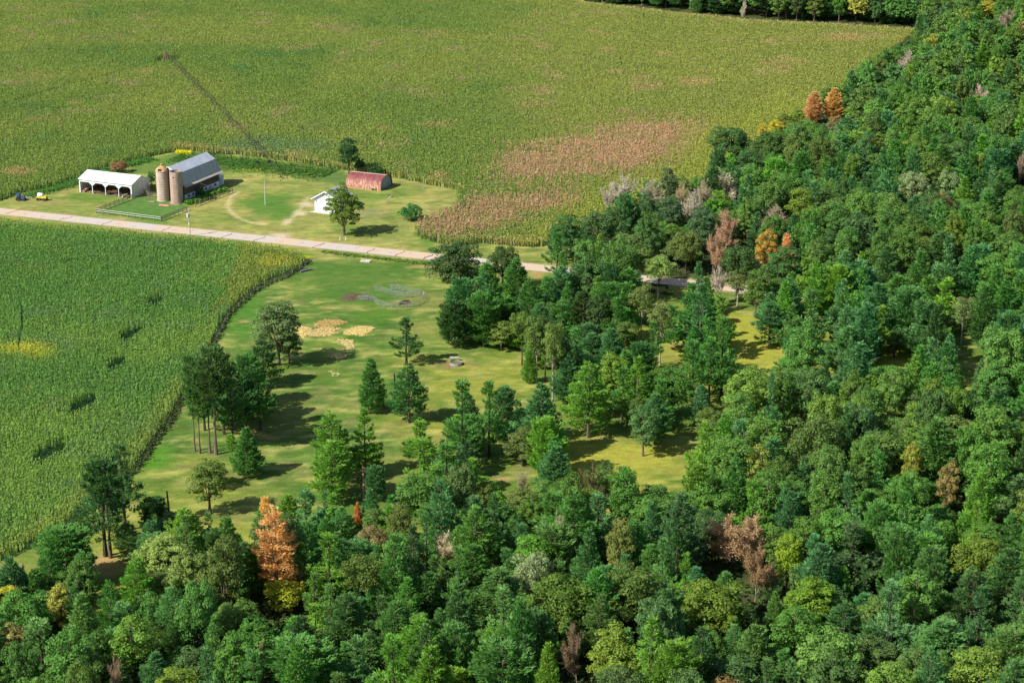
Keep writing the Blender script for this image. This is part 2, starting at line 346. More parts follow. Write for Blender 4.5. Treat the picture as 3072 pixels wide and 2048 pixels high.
# upper field
xs, ys, u_, v_ = scatter(V1, .75, .80, rs_, y1=960)
a1 = fbm(xs, ys, 40, 11); a2 = fbm(xs, ys, 12, 13); a3 = fbm(xs, ys, 5, 15, 3)
c = lerp(A((.125, .180, .042)), A((.170, .205, .050)), np.clip((a1 - .36) * 3.2, 0, 1))
c = lerp(c, A((.085, .155, .045)), np.clip((a2 - .56) * 5, 0, 1) * .7)
c = lerp(c, A((.200, .215, .055)), np.clip((u_ - 950) / 600, 0, 1) * .75)
c = lerp(c, A((.31, .235, .11)), np.clip((a2 - .60) * 7, 0, 1) * .5 * (a1 > .45))
c = lerp(c, A((.11, .17, .07)), blob(u_, v_, 640, 345, 130, 22, a2) * .7)
brown = [(1160, 345), (1300, 332), (1380, 303), (1500, 290), (1600, 282), (1645, 305), (1620, 345), (1520, 372), (1420, 400), (1300, 418), (1200, 430), (1130, 412), (1165, 380)]
brown2 = [(955, 505), (1060, 480), (1160, 452), (1230, 448), (1330, 440), (1330, 470), (1240, 500), (1130, 530), (1040, 552), (965, 545)]
c = lerp(c, A((.305, .205, .120)), polymask(u_, v_, brown, a2, 34, 16) * np.clip(.35 + a3 * .95, 0, 1))
c = lerp(c, A((.285, .195, .110)), polymask(u_, v_, brown2, a2, 30, 14) * np.clip(.4 + a3 * .9, 0, 1))
for cx, cy, rx, ry, k_ in [(1945, 93, 90, 13, .9), (1590, 198, 62, 13, .8), (1790, 150, 90, 9, .6), (340, 172, 40, 5, .6), (172, 243, 24, 6, .7), (45, 405, 42, 13, .9), (90, 187, 50, 12, .4), (1000, 293, 60, 10, .6), (985, 228, 60, 8, .4), (1400, 92, 30, 5, .5), (880, 303, 30, 6, .5), (600, 355, 70, 6, .3), (1250, 215, 40, 12, .4),
                            (480, 350, 70, 4, .6), (1010, 415, 40, 12, .8), (1290, 560, 120, 14, .5), (1160, 560, 90, 8, .5), (735, 312, 30, 5, .4), (980, 8, 50, 5, .4), (430, 340, 60, 5, .5)]:
    c = lerp(c, A((.31, .225, .105)), blob(u_, v_, cx, cy, rx, ry, a2, .8) * k_ * .8)
edge = polyline_d(u_, v_, [(1340, 0), (1500, 18), (1700, 40), (1900, 50), (2118, 62)])
c = lerp(c, A((.36, .31, .12)), np.clip(1.9 - edge / 15, 0, 1) * .95)
edge2 = polyline_d(u_, v_, [(406, 345), (459, 349), (537, 355), (606, 363), (681, 374), (793, 391), (876, 403), (928, 412), (980, 424), (1053, 438)])
c = lerp(c, A((.27, .245, .08)), np.clip(1.6 - edge2 / 7, 0, 1) * .6)
edge3 = polyline_d(u_, v_, [(1280, 560), (1380, 490), (1600, 430), (1640, 330), (1800, 260)])
c = lerp(c, A((.21, .235, .045)), np.clip(1.3 - edge3 / 80, 0, 1) * .7)
gap = (polyline_d(u_, v_, [(-20, 256), (60, 232), (150, 205), (260, 176), (340, 154), (378, 141)]) < 2.6) | (polyline_d(u_, v_, [(733, 112), (746, 128), (738, 146)]) < 1.6) | (polyline_d(u_, v_, [(1424, 138), (1428, 152), (1420, 168)]) < 1.5) | (polyline_d(u_, v_, [(1296, 10), (1340, 16)]) < 1.8) | (polyline_d(u_, v_, [(1465, 20), (1480, 34), (1476, 46)]) < 1.5)
gap |= blob(u_, v_, 384, 141, 30, 6, a2, .1) > .5
short = np.ones(len(xs)); keep = ~gap
hh = 2.1 * rs_.uniform(.85, 1.15, len(xs)) * (.9 + .2 * a2)
print('upper field plants', keep.sum())
o = plants('maize_crop', xs[keep], ys[keep], c[keep], hh[keep], .38, 6, rs_, M_crop, .46)
tag(o, 'large green and tan maize field beyond the farm buildings', 'crop field', kind='stuff')
# near field
xs, ys, u_, v_ = scatter(V3, .42, .98, rs_, math.radians(58), jr=.09)
a1 = fbm(xs, ys, 30, 21); a2 = fbm(xs, ys, 9, 23); a3 = fbm(xs, ys, 3.5, 25, 3)
c = lerp(A((.090, .175, .042)), A((.126, .205, .044)), np.clip((a1 - .36) * 3, 0, 1))
c = lerp(c, A((.105, .165, .070)), np.clip((a2 - .55) * 5, 0, 1) * .5)
c = lerp(c, A((.33, .32, .04)), blob(u_, v_, 60, 812, 110, 24, a2, .7) * .9)
c = lerp(c, A((.155, .19, .04)), polymask(u_, v_, [(560, 560), (690, 580), (705, 596), (640, 640), (560, 690), (500, 730), (470, 780), (500, 700), (540, 640)], a2, 14) * .8)
c = lerp(c, A((.30, .27, .04)), blob(u_, v_, 640, 612, 60, 16, a3) * .5)
c = lerp(c, A((.16, .21, .032)), np.clip(1.2 - polyline_d(u_, v_, [(0, 505), (250, 529), (500, 553), (640, 568)]) / 26, 0, 1) * .8)
c = lerp(c, A((.17, .20, .045)), np.clip(1 - polyline_d(u_, v_, [(0, 1280), (139, 1200), (230, 1120), (337, 1015), (410, 900)]) / 45, 0, 1) * .6)
c = lerp(c, A((.26, .24, .06)), np.clip((a3 - .66) * 8, 0, 1) * .2)
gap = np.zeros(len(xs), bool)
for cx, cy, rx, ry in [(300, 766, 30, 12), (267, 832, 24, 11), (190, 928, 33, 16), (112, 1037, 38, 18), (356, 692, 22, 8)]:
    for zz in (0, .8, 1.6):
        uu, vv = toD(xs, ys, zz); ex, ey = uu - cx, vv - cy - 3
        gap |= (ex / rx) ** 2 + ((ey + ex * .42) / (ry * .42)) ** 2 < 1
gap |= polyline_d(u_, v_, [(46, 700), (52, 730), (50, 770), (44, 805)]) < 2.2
keep = np.ones(len(xs), bool)
c = np.where(gap[:, None], c * np.array((.16, .26, .36)), c)  # shade of the crescent slits is painted into the gap plants' colour
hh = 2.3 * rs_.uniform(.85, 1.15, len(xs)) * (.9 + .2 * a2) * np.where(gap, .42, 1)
print('near field plants', keep.sum())
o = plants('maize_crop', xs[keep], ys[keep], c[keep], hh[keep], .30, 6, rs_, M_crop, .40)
tag(o, 'near maize field left of the clearing with dark crescent gaps', 'crop field', kind='stuff')
# weeds and long grass
def weeds(name, label, pts, n, wid, hmax, col, seed, jit=.25):
    r_ = np.random.RandomState(seed); W = [P('D', *q) for q in pts]; xs = []; ys = []
    L = [math.dist(a, b) for a, b in zip(W[:-1], W[1:])]; tot = sum(L)
    for (a, b), l in zip(zip(W[:-1], W[1:]), L):
        k_ = int(n * l / tot) + 1; t = r_.uniform(0, 1, k_); o_ = r_.normal(0, wid / 2, k_); d = ((b[0] - a[0]) / l, (b[1] - a[1]) / l)
        xs.append(a[0] + (b[0] - a[0]) * t - d[1] * o_); ys.append(a[1] + (b[1] - a[1]) * t + d[0] * o_)
    xs = np.concatenate(xs); ys = np.concatenate(ys); cc = np.array(col)[None] * r_.uniform(1 - jit, 1 + jit, (len(xs), 1)) * np.array((1, 1, 1))
    o = plants(name, xs, ys, cc, hmax * r_.uniform(.5, 1, len(xs)), .35, 4, r_, M_crop, .45)
    return tag(o, label, 'weeds', kind='stuff')
weeds('field_edge_weeds', 'dark weeds along the right edge of the near maize field', [(711, 598), (687, 618), (651, 638), (605, 655), (556, 692), (520, 729), (484, 800), (448, 864), (414, 923), (384, 975), (340, 1034), (314, 1075), (235, 1143), (150, 1215)], 2200, 1.1, .75, (.07, .095, .035), 31)
weeds('tall_grass', 'bright green tall weeds behind the barn', [(400, 362), (520, 372), (640, 388), (760, 400)], 3000, 8, .8, (.062, .13, .026), 32)
weeds('tall_grass', 'strip of tall weeds behind the white shed', [(60, 452), (140, 432), (220, 405), (290, 380), (350, 365)], 1500, 3, 1.0, (.06, .15, .03), 33)
weeds('pen_weeds', 'weeds growing against the barn wall', F2D('h', [(1600, 870), (1800, 830), (1950, 740), (2150, 680)]), 900, 1.8, 1.3, (.08, .18, .025), 34)
weeds('goldenrod', 'yellow weeds at the edge of the corn behind the barn', [(405, 350), (421, 352), (440, 352)], 160, 1.5, 1.0, (.42, .40, .02), 35)
weeds('verge_grass', 'uncut grass between the road and the paddock', [(740, 578), (900, 597), (1010, 610)], 700, 1.2, .5, (.10, .17, .03), 36)
# ------------------------------------------------------------------ tree models (shared meshes)
def leaves(Pc, Nn, size, r_, aspect=1.0, jit=.5):
    """one triangle per leaf clump: centre, facing, size"""
    n = len(Pc); Nn = Nn + r_.normal(0, jit, (n, 3)); Nn /= np.linalg.norm(Nn, axis=1)[:, None] + 1e-9
    t = np.cross(Nn, r_.normal(0, 1, (n, 3))); t /= np.linalg.norm(t, axis=1)[:, None] + 1e-9; b = np.cross(Nn, t)
    sz = (size * r_.uniform(.6, 1.35, n))[:, None]
    V = np.stack([Pc + t * sz, Pc - t * sz * .5 + b * sz * .75 * aspect, Pc - t * sz * .5 - b * sz * .75 * aspect], 1)
    return V.reshape(-1, 3)
def needles(Pc, D, ln, wd, r_, k=3):
    out = []
    for i in range(k):
        d = D + r_.normal(0, .42, D.shape); d /= np.linalg.norm(d, axis=1)[:, None]
        s_ = np.cross(d, np.array((0, 0, 1.0)) + r_.normal(0, .45, D.shape)); s_ /= np.linalg.norm(s_, axis=1)[:, None] + 1e-9
        l_ = (ln * r_.uniform(.7, 1.3, len(Pc)))[:, None]; w_ = wd * .5
        o_ = Pc + r_.normal(0, .08, D.shape)
        out.append(np.stack([o_ - s_ * w_, o_ + s_ * w_, o_ + d * l_], 1))
    return np.concatenate(out).reshape(-1, 3)
def pine_model(seed, H, base, R, prof, dz=.62, nb=6, rise=.25, dens=1.0, big=1.0, gapp=.08, dead=False, lean=0.0):
    r_ = np.random.RandomState(seed); z = base * H; C = []; D = []; limbs = []
    while z < H * .985:
        t = (z - base * H) / (H - base * H); L0 = R * prof(t)
        a0 = r_.uniform(0, 2 * PI)
        for j in range(nb):
            if r_.uniform() < gapp: continue
            a = a0 + 2 * PI * (j + r_.uniform(-.3, .3)) / nb; L = max(.35, L0 * r_.uniform(.62, 1.18)); zz = z + r_.uniform(-.25, .25)
            n = int((4 + L * L * 5.0 + L * 5) * dens / big ** 2); s = np.sqrt(r_.uniform(.06, 1, n)); rr = s * L
            lat = r_.normal(0, 1, n) * (.10 + .17 * L * np.sin(PI * np.clip(s, 0, .93)) ** .7)
            ca, sa = math.cos(a), math.sin(a)
            zc = zz + rise * rr + .05 * rr ** 2 - .10 * np.abs(lat) + r_.normal(0, .10 + .03 * L, n)
            C.append(np.stack([rr * ca - lat * sa, rr * sa + lat * ca, zc], 1))
            la = a + np.arctan2(lat, rr + .3) + r_.normal(0, .3, n)
            D.append(np.stack([np.cos(la), np.sin(la), np.full(n, .80)], 1))
            if r_.uniform() < .35: limbs.append(((0, 0, zz - .1), (ca * L * .6, sa * L * .6, zz + rise * L * .6 - .08)))
        z += dz * r_.uniform(.7, 1.3) * (1.1 - .35 * t)
    n = int(14 * dens); C.append(np.stack([r_.normal(0, .15, n), r_.normal(0, .15, n), r_.uniform(H - 1.2, H - .15, n)], 1)); D.append(np.tile((0, 0, 1.0), (n, 1)))
    C = np.concatenate(C); D = np.concatenate(D); V = needles(C, D, .44 * big, .19 * big, r_)
    if lean: V[:, 0] += lean * V[:, 2]
    return V, limbs
def broad_model(seed, H, base, R, lobes=34, per=110, size=.24, flat=1.0, inner=.12, jit=.45, lr=.30, shape=None, big=1.0):
    r_ = np.random.RandomState(seed); hc = H * (1 - base) / 2; zc = H * base + hc; Pn = []; Nn = []; limbs = []
    for i in range(lobes):
        th = math.acos(1 - 2 * (i + .5) / lobes * .93); ph = i * 2.39996 + r_.uniform(-.4, .4); k_ = r_.uniform(.42, .92)
        zz = math.cos(th); sh = shape(zz) if shape else 1.0
        c = np.array((math.sin(th) * math.cos(ph) * R * k_ * sh, math.sin(th) * math.sin(ph) * R * k_ * sh, zc + zz * hc * k_ * .95))
        q = R * lr * r_.uniform(.55, 1.35); n = int(per * 1.75 * r_.uniform(.8, 1.2) / big ** 2)
        v = r_.normal(0, 1, (n, 3)); v /= np.linalg.norm(v, axis=1)[:, None]; v[:, 2] = np.where(v[:, 2] < -.2, -v[:, 2], v[:, 2])
        Pn.append(c + v * q * r_.uniform(.72, 1.08, (n, 1)) * np.array((1, 1, .8 * flat))); Nn.append(v + np.array((0, 0, .25)))
        if i % 3 == 0: limbs.append(((0, 0, H * (base * .75 + .12)), tuple(c * np.array((.55, .55, 1)) - np.array((0, 0, .5))), tuple(c)))
    n = int(lobes * per * inner / big ** 2); v = r_.normal(0, .42, (n, 3)); v /= np.maximum(1, np.linalg.norm(v, axis=1) / .82)[:, None]; Pn.append(np.stack([v[:, 0] * R, v[:, 1] * R, zc + v[:, 2] * hc * .9], 1)); Nn.append(r_.normal(0, 1, (n, 3)))
    Pn = np.concatenate(Pn); Nn = np.concatenate(Nn); ok = Pn[:, 2] > H * base * .9; Pn, Nn = Pn[ok], Nn[ok]
    return leaves(Pn, Nn, size * .78 * big, r_, jit=jit), limbs
def bare_model(seed, H, R, twig=1.0, leafy=0.0, split=.3):
    r_ = np.random.RandomState(seed); segs = []; ends = []
    def grow(p, d, L, rad, lv):
        n = 3; pts = [p]
        for i in range(n):
            d = d + r_.normal(0, .10, 3) + np.array((0, 0, .05)); d /= np.linalg.norm(d); p = p + d * L / n; pts.append(p)
        segs.append((pts, [rad, rad * .8, rad * .65, rad * .5], lv))
        if lv >= 3: ends.append((pts, d)); return
        for i in range([5, 4, 3][lv]):
            a = r_.uniform(0, 2 * PI); sp = r_.uniform(.35, .95); q = pts[r_.randint(1, 4)]
            dd = d + sp * np.array((math.cos(a), math.sin(a), r_.uniform(-.1, .35))); dd /= np.linalg.norm(dd); grow(q, dd, L * r_.uniform(.5, .75), rad * .5, lv + 1)
        grow(pts[-1], d, L * .7, rad * .55, lv + 1)
    grow(np.zeros(3), np.array((0, 0, 1.0)), H * split, H * .013, 0)
    allp = np.array([q for s_ in segs for q in s_[0]]); k_ = H / allp[:, 2].max(); kr = R / np.percentile(np.hypot(allp[:, 0], allp[:, 1]), 97)
    S = np.array((kr, kr, k_)); big_ = [([tuple(q * S) for q in s_[0]], s_[1]) for s_ in segs if s_[2] < 3]
    V = []
    for pts, d in ends:
        for _ in range(int(34 * twig)):
            q = pts[r_.randint(0, 4)] * S; dd = d + r_.normal(0, .6, 3); dd /= np.linalg.norm(dd); l_ = r_.uniform(.5, 1.2); s_ = np.cross(dd, r_.normal(0, 1, 3)); s_ *= .05 / (np.linalg.norm(s_) + 1e-9)
            V += [q - s_, q + s_, q + dd * l_]
    V = np.array(V)
    if leafy:
        pts = np.array([p * S for e in ends for p in e[0]]); idx = r_.randint(0, len(pts), int(2600 * leafy)); pc = pts[idx] + r_.normal(0, .35, (len(idx), 3))
        V = np.concatenate([V, leaves(pc, r_.normal(0, 1, pc.shape) + np.array((0, 0, .6)), .14, r_, jit=.4)])
    return V, big_
def tri_mesh(name, V, mat): return np_mesh(name, V, np.arange(len(V)).reshape(-1, 3), mat)
def trunk_mesh(name, H, rad, limbs, mat, seed, top=.93, bend=.02, crown_lean=0.0):
    r_ = random.Random(seed); mb = MB(); n = 6; pts = []
    for i in range(n + 1): t = i / n; pts.append((r_.uniform(-1, 1) * bend * H * t * (1 - t) + crown_lean * H * t, r_.uniform(-1, 1) * bend * H * t * (1 - t), H * top * t - (.25 if i == 0 else 0)))
    mb.tube(pts, [rad * (1.35 if i == 0 else 1 - .82 * i / n) for i in range(n + 1)], 7)
    for l_ in limbs:
        l_ = list(l_)
        if crown_lean: l_ = [(q[0] + crown_lean * q[2], q[1], q[2]) for q in l_]
        mb.tube(l_, [rad * .34] + [rad * .16] * (len(l_) - 1), 4, False)
    me = bpy.data.meshes.new(name); me.from_pydata(mb.v, [], mb.f); me.materials.append(mat); return me
cone = lambda t: (1 - t) ** .8 * (1 - .25 * max(0, .12 - t) / .12)
cone2 = lambda t: (1 - t) ** .62 * (.75 + .25 * min(1, t * 5))
dome = lambda t: math.sqrt(max(.02, 1 - t ** 2.4)) * (.7 + .3 * min(1, t * 3))
oldp = lambda t: (.62 + .38 * math.sin(t * 9)) * max(.22, 1 - t ** 1.7)
thin = lambda t: (.35 + .65 * math.sin(PI * min(1, t * .9 + .15))) * max(.25, 1 - t ** 3)
# name: builder, H, R (model size), trunk radius, bark
SPEC = {
 'P0': (lambda b: pine_model(1, 13, .05, 3.4, cone, big=b), 13, 3.4, .20, M_bark),
 'P1': (lambda b: pine_model(2, 14, .10, 3.6, cone2, dz=.8, nb=5, gapp=.16, big=b), 14, 3.6, .22, M_bark),
 'P2': (lambda b: pine_model(3, 15, .25, 3.9, oldp, dz=.95, nb=5, gapp=.22, rise=.16, big=b), 15, 3.9, .26, M_bark_dark),
 'P3': (lambda b: pine_model(4, 15, .55, 2.6, dome, dz=.7, nb=5, gapp=.15, rise=.30, big=b), 15, 2.6, .20, M_bark),
 'P4': (lambda b: pine_model(5, 12, .07, 3.6, dome, dz=.62, nb=6, rise=.40, big=b), 12, 3.6, .20, M_bark),
 'P5': (lambda b: pine_model(6, 14, .12, 3.3, cone, dz=.72, nb=5, gapp=.12, rise=.12, big=b), 14, 3.3, .22, M_bark),
 'P6': (lambda b: pine_model(7, 14, .18, 4.0, oldp, dz=.85, nb=5, gapp=.14, rise=.34, big=b), 14, 4.0, .24, M_bark_dark),
 'P7': (lambda b: pine_model(17, 13, .08, 3.5, cone2, dz=.66, nb=6, rise=.45, big=b), 13, 3.5, .20, M_bark),
 'O0': (lambda b: broad_model(11, 12, .16, 4.6, 46, 95, .25, lr=.27, big=b), 12, 4.6, .30, M_bark_dark),
 'O1': (lambda b: broad_model(12, 13, .14, 3.7, 40, 95, .24, lr=.30, big=b), 13, 3.7, .26, M_bark),
 'O2': (lambda b: broad_model(13, 12, .18, 4.9, 54, 85, .24, lr=.23, jit=.55, big=b), 12, 4.9, .30, M_bark_dark),
 'O3': (lambda b: broad_model(14, 12, .10, 3.0, 34, 95, .22, lr=.30, big=b), 12, 3.0, .20, M_bark),
 'O4': (lambda b: broad_model(15, 13, .30, 2.9, 26, 80, .22, lr=.30, jit=.7, inner=.2, big=b), 13, 2.9, .18, M_bark_pale),
 'M0': (lambda b: broad_model(16, 14, .05, 4.0, 74, 85, .22, lr=.22, jit=.5, shape=lambda z: 1.0 if z < 0 else (1 - z * .35), big=b), 14, 4.0, .26, M_bark),
 'M1': (lambda b: broad_model(26, 13, .42, 3.3, 26, 80, .23, lr=.32, jit=.6, big=b), 13, 3.3, .20, M_bark_dark),
 'S0': (lambda b: broad_model(18, 4, .04, 2.6, 26, 70, .20, lr=.30, big=b), 4, 2.6, .10, M_bark),
 'B0': (lambda b: bare_model(21, 12, 3.6), 12, 3.6, 0, M_bark_pale),
 'B1': (lambda b: bare_model(22, 11, 4.4, twig=1.2, leafy=1.2), 11, 4.4, 0, M_bark_pale),
 'B2': (lambda b: bare_model(23, 13, 3.0, twig=.6), 13, 3.0, 0, M_bark_pale),
 'B3': (lambda b: bare_model(24, 13, 4.6, twig=1.3, leafy=2.6), 13, 4.6, 0, M_bark),
}
MODEL = {}
for k_, (fn, H_, R_m, tr, bk) in SPEC.items():
    V, limbs = fn(1.0); R_m = float(np.percentile(np.hypot(V[:, 0], V[:, 1]), 94)); H_ = float(np.percentile(V[:, 2], 99.8))
    SPEC[k_] = (fn, H_, R_m, tr, bk)
    if k_[0] == 'B':
        mb = MB()
        for pts, rad in limbs: mb.tube(pts, rad, 5, False)
        me = bpy.data.meshes.new('trunk'); me.from_pydata(mb.v, [], mb.f); me.materials.append(bk)
        MODEL[k_] = (tri_mesh('twigs', V, M_leaf), me, H_, R_m)
    else:
        MODEL[k_] = (tri_mesh('crown', V, M_leaf), trunk_mesh('trunk', H_, tr, limbs, bk, hash(k_[1]) % 7 + 3), H_, R_m)
print('model tris', {k_: len(m[0].polygons) for k_, m in MODEL.items()})
KIND = dict(P='pine_tree', O='oak_tree', M='maple_tree', S='shrub', B='bare_tree')
CAT = dict(P='pine tree', O='broadleaf tree', M='broadleaf tree', S='shrub', B='bare tree')
TREES = []   # dicts
def tree(model, x, y, h, rw, col, label=None, group=None, hand=True, name=None, cat=None, rz=None, seed=None):
    TREES.append(dict(m=model, x=x, y=y, h=h, r=rw, col=col, label=label, group=group, hand=hand, name=name, cat=cat, rz=rz))
PX = lambda x, y: FPX * .76563 / dist(x, y)       # D pixels per metre
def T(fr, model, bx, by, tx, ty, wpx, col, label, **kw):
    if model[0] == 'P': wpx *= .93
    """tree whose foot is visible: foot, top, crown width, all in frame units"""
    x, y = P(fr, bx, by); h = hgt(fr, y, tx, ty); r = wpx / FR[fr][2] / (FPX / dist(x, y)) / 2
    tree(model, x, y, h, r, col, label, **kw)
def TT(fr, model, tx, ty, h, wpx, col, label, **kw):
    """tree whose foot is hidden: top point and height"""
    x, y = P(fr, tx, ty, h); r = wpx / FR[fr][2] / (FPX / dist(x, y)) / 2
    tree(model, x, y, h, r, col, label, **kw)
pg, pb, pd, pk = (.060, .152, .034), (.060, .146, .054), (.042, .098, .030), (.092, .190, .028)
og, od, ob, yg = (.064, .110, .020), (.036, .066, .022), (.070, .165, .022), (.170, .230, .020)
gg, orr, rus, gry = (.150, .190, .095), (.385, .235, .10), (.28, .15, .09), (.30, .265, .24)
# ---- farmyard
T('k', 'M0', 745, 1495, 790, 745, 520, (.075, .120, .022), 'tall green maple on the lawn in front of the white garage')
T('k', 'O1', 815, 590, 830, 85, 300, (0.020, 0.060, 0.022), 'tall dark green tree behind the left end of the rusty roofed shed', rz=1.0)
T('k', 'S0', 980, 560, 950, 380, 170, (0.025, 0.060, 0.022), 'dark shrub at the foot of the tall tree behind the rusty shed')
T('k', 'S0', 1240, 600, 1270, 490, 280, (0.020, 0.055, 0.020), 'low dark clump of brush behind the ridge of the rusty shed')
T('k', 'S0', 1740, 1270, 1740, 1050, 340, (0.035, 0.115, 0.030), 'round green bush alone on the lawn beside the brown maize')
T('h', 'S0', 720, 440, 720, 285, 230, (0.160, 0.095, 0.050), 'brown dried bush behind the white shed')
T('h', 'S0', 1150, 620, 1150, 430, 130, (0.045, 0.110, 0.030), 'green bush between the white shed and the twin silos')
T('h', 'S0', 1170, 700, 1160, 590, 90, (0.090, 0.120, 0.030), 'small olive bush at the corner of the white shed and the silos')
T('h', 'S0', 1830, 790, 1830, 630, 90, (0.028, 0.070, 0.022), 'dark ivy bush climbing the white barn wall')
T('p', 'S0', 1760, 60, 1760, 10, 140, (0.060, 0.130, 0.030), 'low weedy bush on the far verge of the road')
# ---- around the clearing
T('m', 'O0', 375, 460, 440, 75, 330, od, 'big dark olive oak at the paddock edge just below the road')
T('m', 'O0', 690, 380, 690, 90, 210, (0.045, 0.078, 0.025), 'smaller olive oak right of the big oak below the road')
T('m', 'P0', 780, 470, 780, 170, 240, pg, 'pointed green pine right of the two oaks below the road')
T('m', 'P4', 370, 760, 350, 450, 240, pd, 'round dense dark pine at the left end of the pine clump')
T('m', 'P4', 560, 760, 560, 400, 250, pg, 'dense pine second from the left in the clump right of the corral')
T('m', 'P4', 700, 700, 700, 430, 220, pg, 'broad pine inside the clump behind the yellowish oak')
T('m', 'O3', 680, 785, 670, 590, 200, (0.095, 0.135, 0.030), 'yellowish small oak in front of the pine clump')
T('m', 'M1', 820, 885, 800, 520, 170, (0.075, 0.120, 0.028), 'olive tree with pale bare trunk at the edge of the clump')
T('m', 'O4', 918, 1005, 890, 560, 160, (0.085, 0.130, 0.030), 'tall slim olive tree with pale leaning trunk')
T('m', 'M1', 975, 1000, 990, 560, 190, od, 'dark tree standing just right of the tall pale trunk')
T('m', 'O4', 1025, 1128, 1110, 590, 150, (0.095, 0.140, 0.032), 'leaning slender tree with a long bare pale trunk')
T('m', 'P0', 866, 1005, 866, 770, 110, pk, 'small bright pine beneath the slim olive tree')
T('m', 'P6', 1090, 790, 1080, 470, 250, pg, 'wide pine behind the three slim trees')
T('m', 'P1', 1230, 700, 1220, 380, 230, (0.040, 0.075, 0.022), 'olive pine in the middle of the upper wood')
T('m', 'P3', 1388, 735, 1388, 330, 190, pg, 'pine with bare trunk above the shaded grass')
T('m', 'P3', 1515, 650, 1510, 330, 190, pg, 'green pine just left of the tree with pale trunk')
T('m', 'O4', 1620, 730, 1625, 340, 180, (0.090, 0.120, 0.035), 'thin leafed tree with a pale trunk above the shaded grass')
T('m', 'O4', 1745, 880, 1780, 460, 170, (0.100, 0.130, 0.040), 'pale trunked tree with bare side limbs on the bright grass')
T('m', 'M1', 1735, 470, 1745, 150, 230, (0.130, 0.190, 0.050), 'airy pale green tree in front of the road')
T('m', 'O3', 1500, 800, 1500, 590, 200, (0.075, 0.115, 0.030), 'olive bushy tree below the pale trunks')
T('m', 'P7', 1290, 900, 1290, 670, 220, pb, 'soft bluish pine right of the leaning tree')
T('m', 'P1', 1265, 1370, 1270, 870, 340, pk, 'broad bright green pine standing on the sunny grass')
T('m', 'M0', 1440, 1150, 1450, 800, 230, (0.100, 0.170, 0.025), 'yellow-green tree behind the broad bright pine')
T('m', 'P5', 1590, 1270, 1600, 830, 300, pk, 'tall bright pine right of the yellow-green tree')
T('m', 'O3', 1632, 1495, 1640, 1150, 210, (0.060, 0.120, 0.040), 'grey-green tree on the lower sunny grass')
T('m', 'P7', 1130, 1130, 1130, 840, 240, pb, 'bluish pine right of the leaning bare trunk')
T('m', 'P2', 1960, 1130, 1960, 720, 330, pg, 'layered pine at the right edge of the bright grass')
T('m', 'P5', 2010, 820, 1990, 340, 240, pb, 'tall pointed bluish pine crossing the road')
T('m', 'P0', 950, 1500, 920, 1010, 330, pb, 'large bluish pine in the centre of the lower clearing')
T('m', 'P4', 700, 1240, 700, 1030, 170, pb, 'small round bluish pine left of the large bluish pine')
T('m', 'P6', 600, 1500, 590, 990, 260, pg, 'right one of the twin topped pines in the middle')
T('m', 'P6', 420, 1580, 460, 990, 300, pg, 'left one of the twin topped pines in the middle')
T('m', 'O1', 820, 1560, 840, 1310, 220, (0.075, 0.105, 0.032), 'brownish green tree below the large bluish pine')
T('p', 'P6', 1450, 1380, 1450, 830, 400, pd, 'lone pine with a dead tip beside the stock tank')
T('c', 'P0', 1612, 1000, 1612, 590, 240, pg, 'neat pointed pine alone in the middle of the clearing')
T('c', 'P1', 1900, 1090, 1900, 640, 320, (0.045, 0.125, 0.035), 'dark pine with drooping layers right of the neat pine')
T('c', 'P5', 1560, 1500, 1590, 980, 310, pk, 'bright pine below the neat pointed pine')
T('c', 'P1', 1300, 1560, 1270, 1010, 360, pk, 'tall tiered pine at the lower end of the clearing')
T('c', 'P0', 635, 1505, 640, 1130, 260, pg, 'small green pine casting a long shadow')
T('c', 'P3', 520, 1480, 520, 1180, 90, pk, 'thin young tree left of the small green pine')
T('c', 'O1', 880, 640, 830, 140, 360, (0.075, 0.115, 0.045), 'grey-green broad tree with a wide spreading shadow')
T('c', 'O3', 960, 620, 930, 380, 200, (0.060, 0.100, 0.035), 'leafy smaller tree close beside the grey-green broad tree')
T('c', 'P1', 760, 800, 730, 440, 300, pd, 'dark ragged pine below the grey-green broad tree')
T('c', 'P3', 222, 1315, 190, 560, 190, (0.055, 0.120, 0.030), 'leftmost slim pine of the tall group by the maize field')
T('c', 'P3', 262, 1330, 230, 830, 210, (0.055, 0.125, 0.030), 'low crowned slim tree at the left of the tall group')
T('c', 'P3', 340, 1328, 330, 620, 230, (0.050, 0.100, 0.034), 'slim tree with twin bare trunk in the tall group')
T('c', 'P3', 388, 1340, 450, 500, 330, (0.050, 0.095, 0.028), 'tallest dark tree of the group by the maize field')
T('c', 'P6', 520, 1250, 520, 600, 260, (0.048, 0.110, 0.032), 'broad green tree in the middle of the tall group')
T('c', 'P6', 620, 1170, 660, 560, 260, (0.045, 0.120, 0.032), 'tall pine at the right of the group by the maize field')
T('c', 'P6', 735, 1150, 760, 700, 280, pg, 'pine with bare lower trunk facing the shadows')
T('c', 'O2', 350, 1600, 360, 1380, 250, (0.085, 0.125, 0.030), 'round olive tree at the lower left of the clearing')
T('c', 'P6', 1990, 1440, 1990, 1080, 330, pk, 'bright leafy pine below the drooping pine')
T('b', 'P1', 675, 330, 660, -60, 340, pk, 'pine with curved lower limbs at the bottom of the clearing')
T('b', 'P4', 960, 340, 960, 100, 150, pb, 'young blue-green pine beside the reddish broken trunk')
T('b', 'P6', 1290, 440, 1260, -80, 360, pk, 'tall bright pine at the lower centre of the clearing')
T('b', 'P6', 1440, 300, 1440, -40, 320, pg, 'pine with visible pale trunk foot at lower centre')
T('l', 'P6', 665, 770, 610, 170, 380, pd, 'left of the three tall dark pines beside the maize', group=None)
T('l', 'P3', 695, 780, 700, 150, 290, pd, 'middle of the three tall dark pines beside the maize')
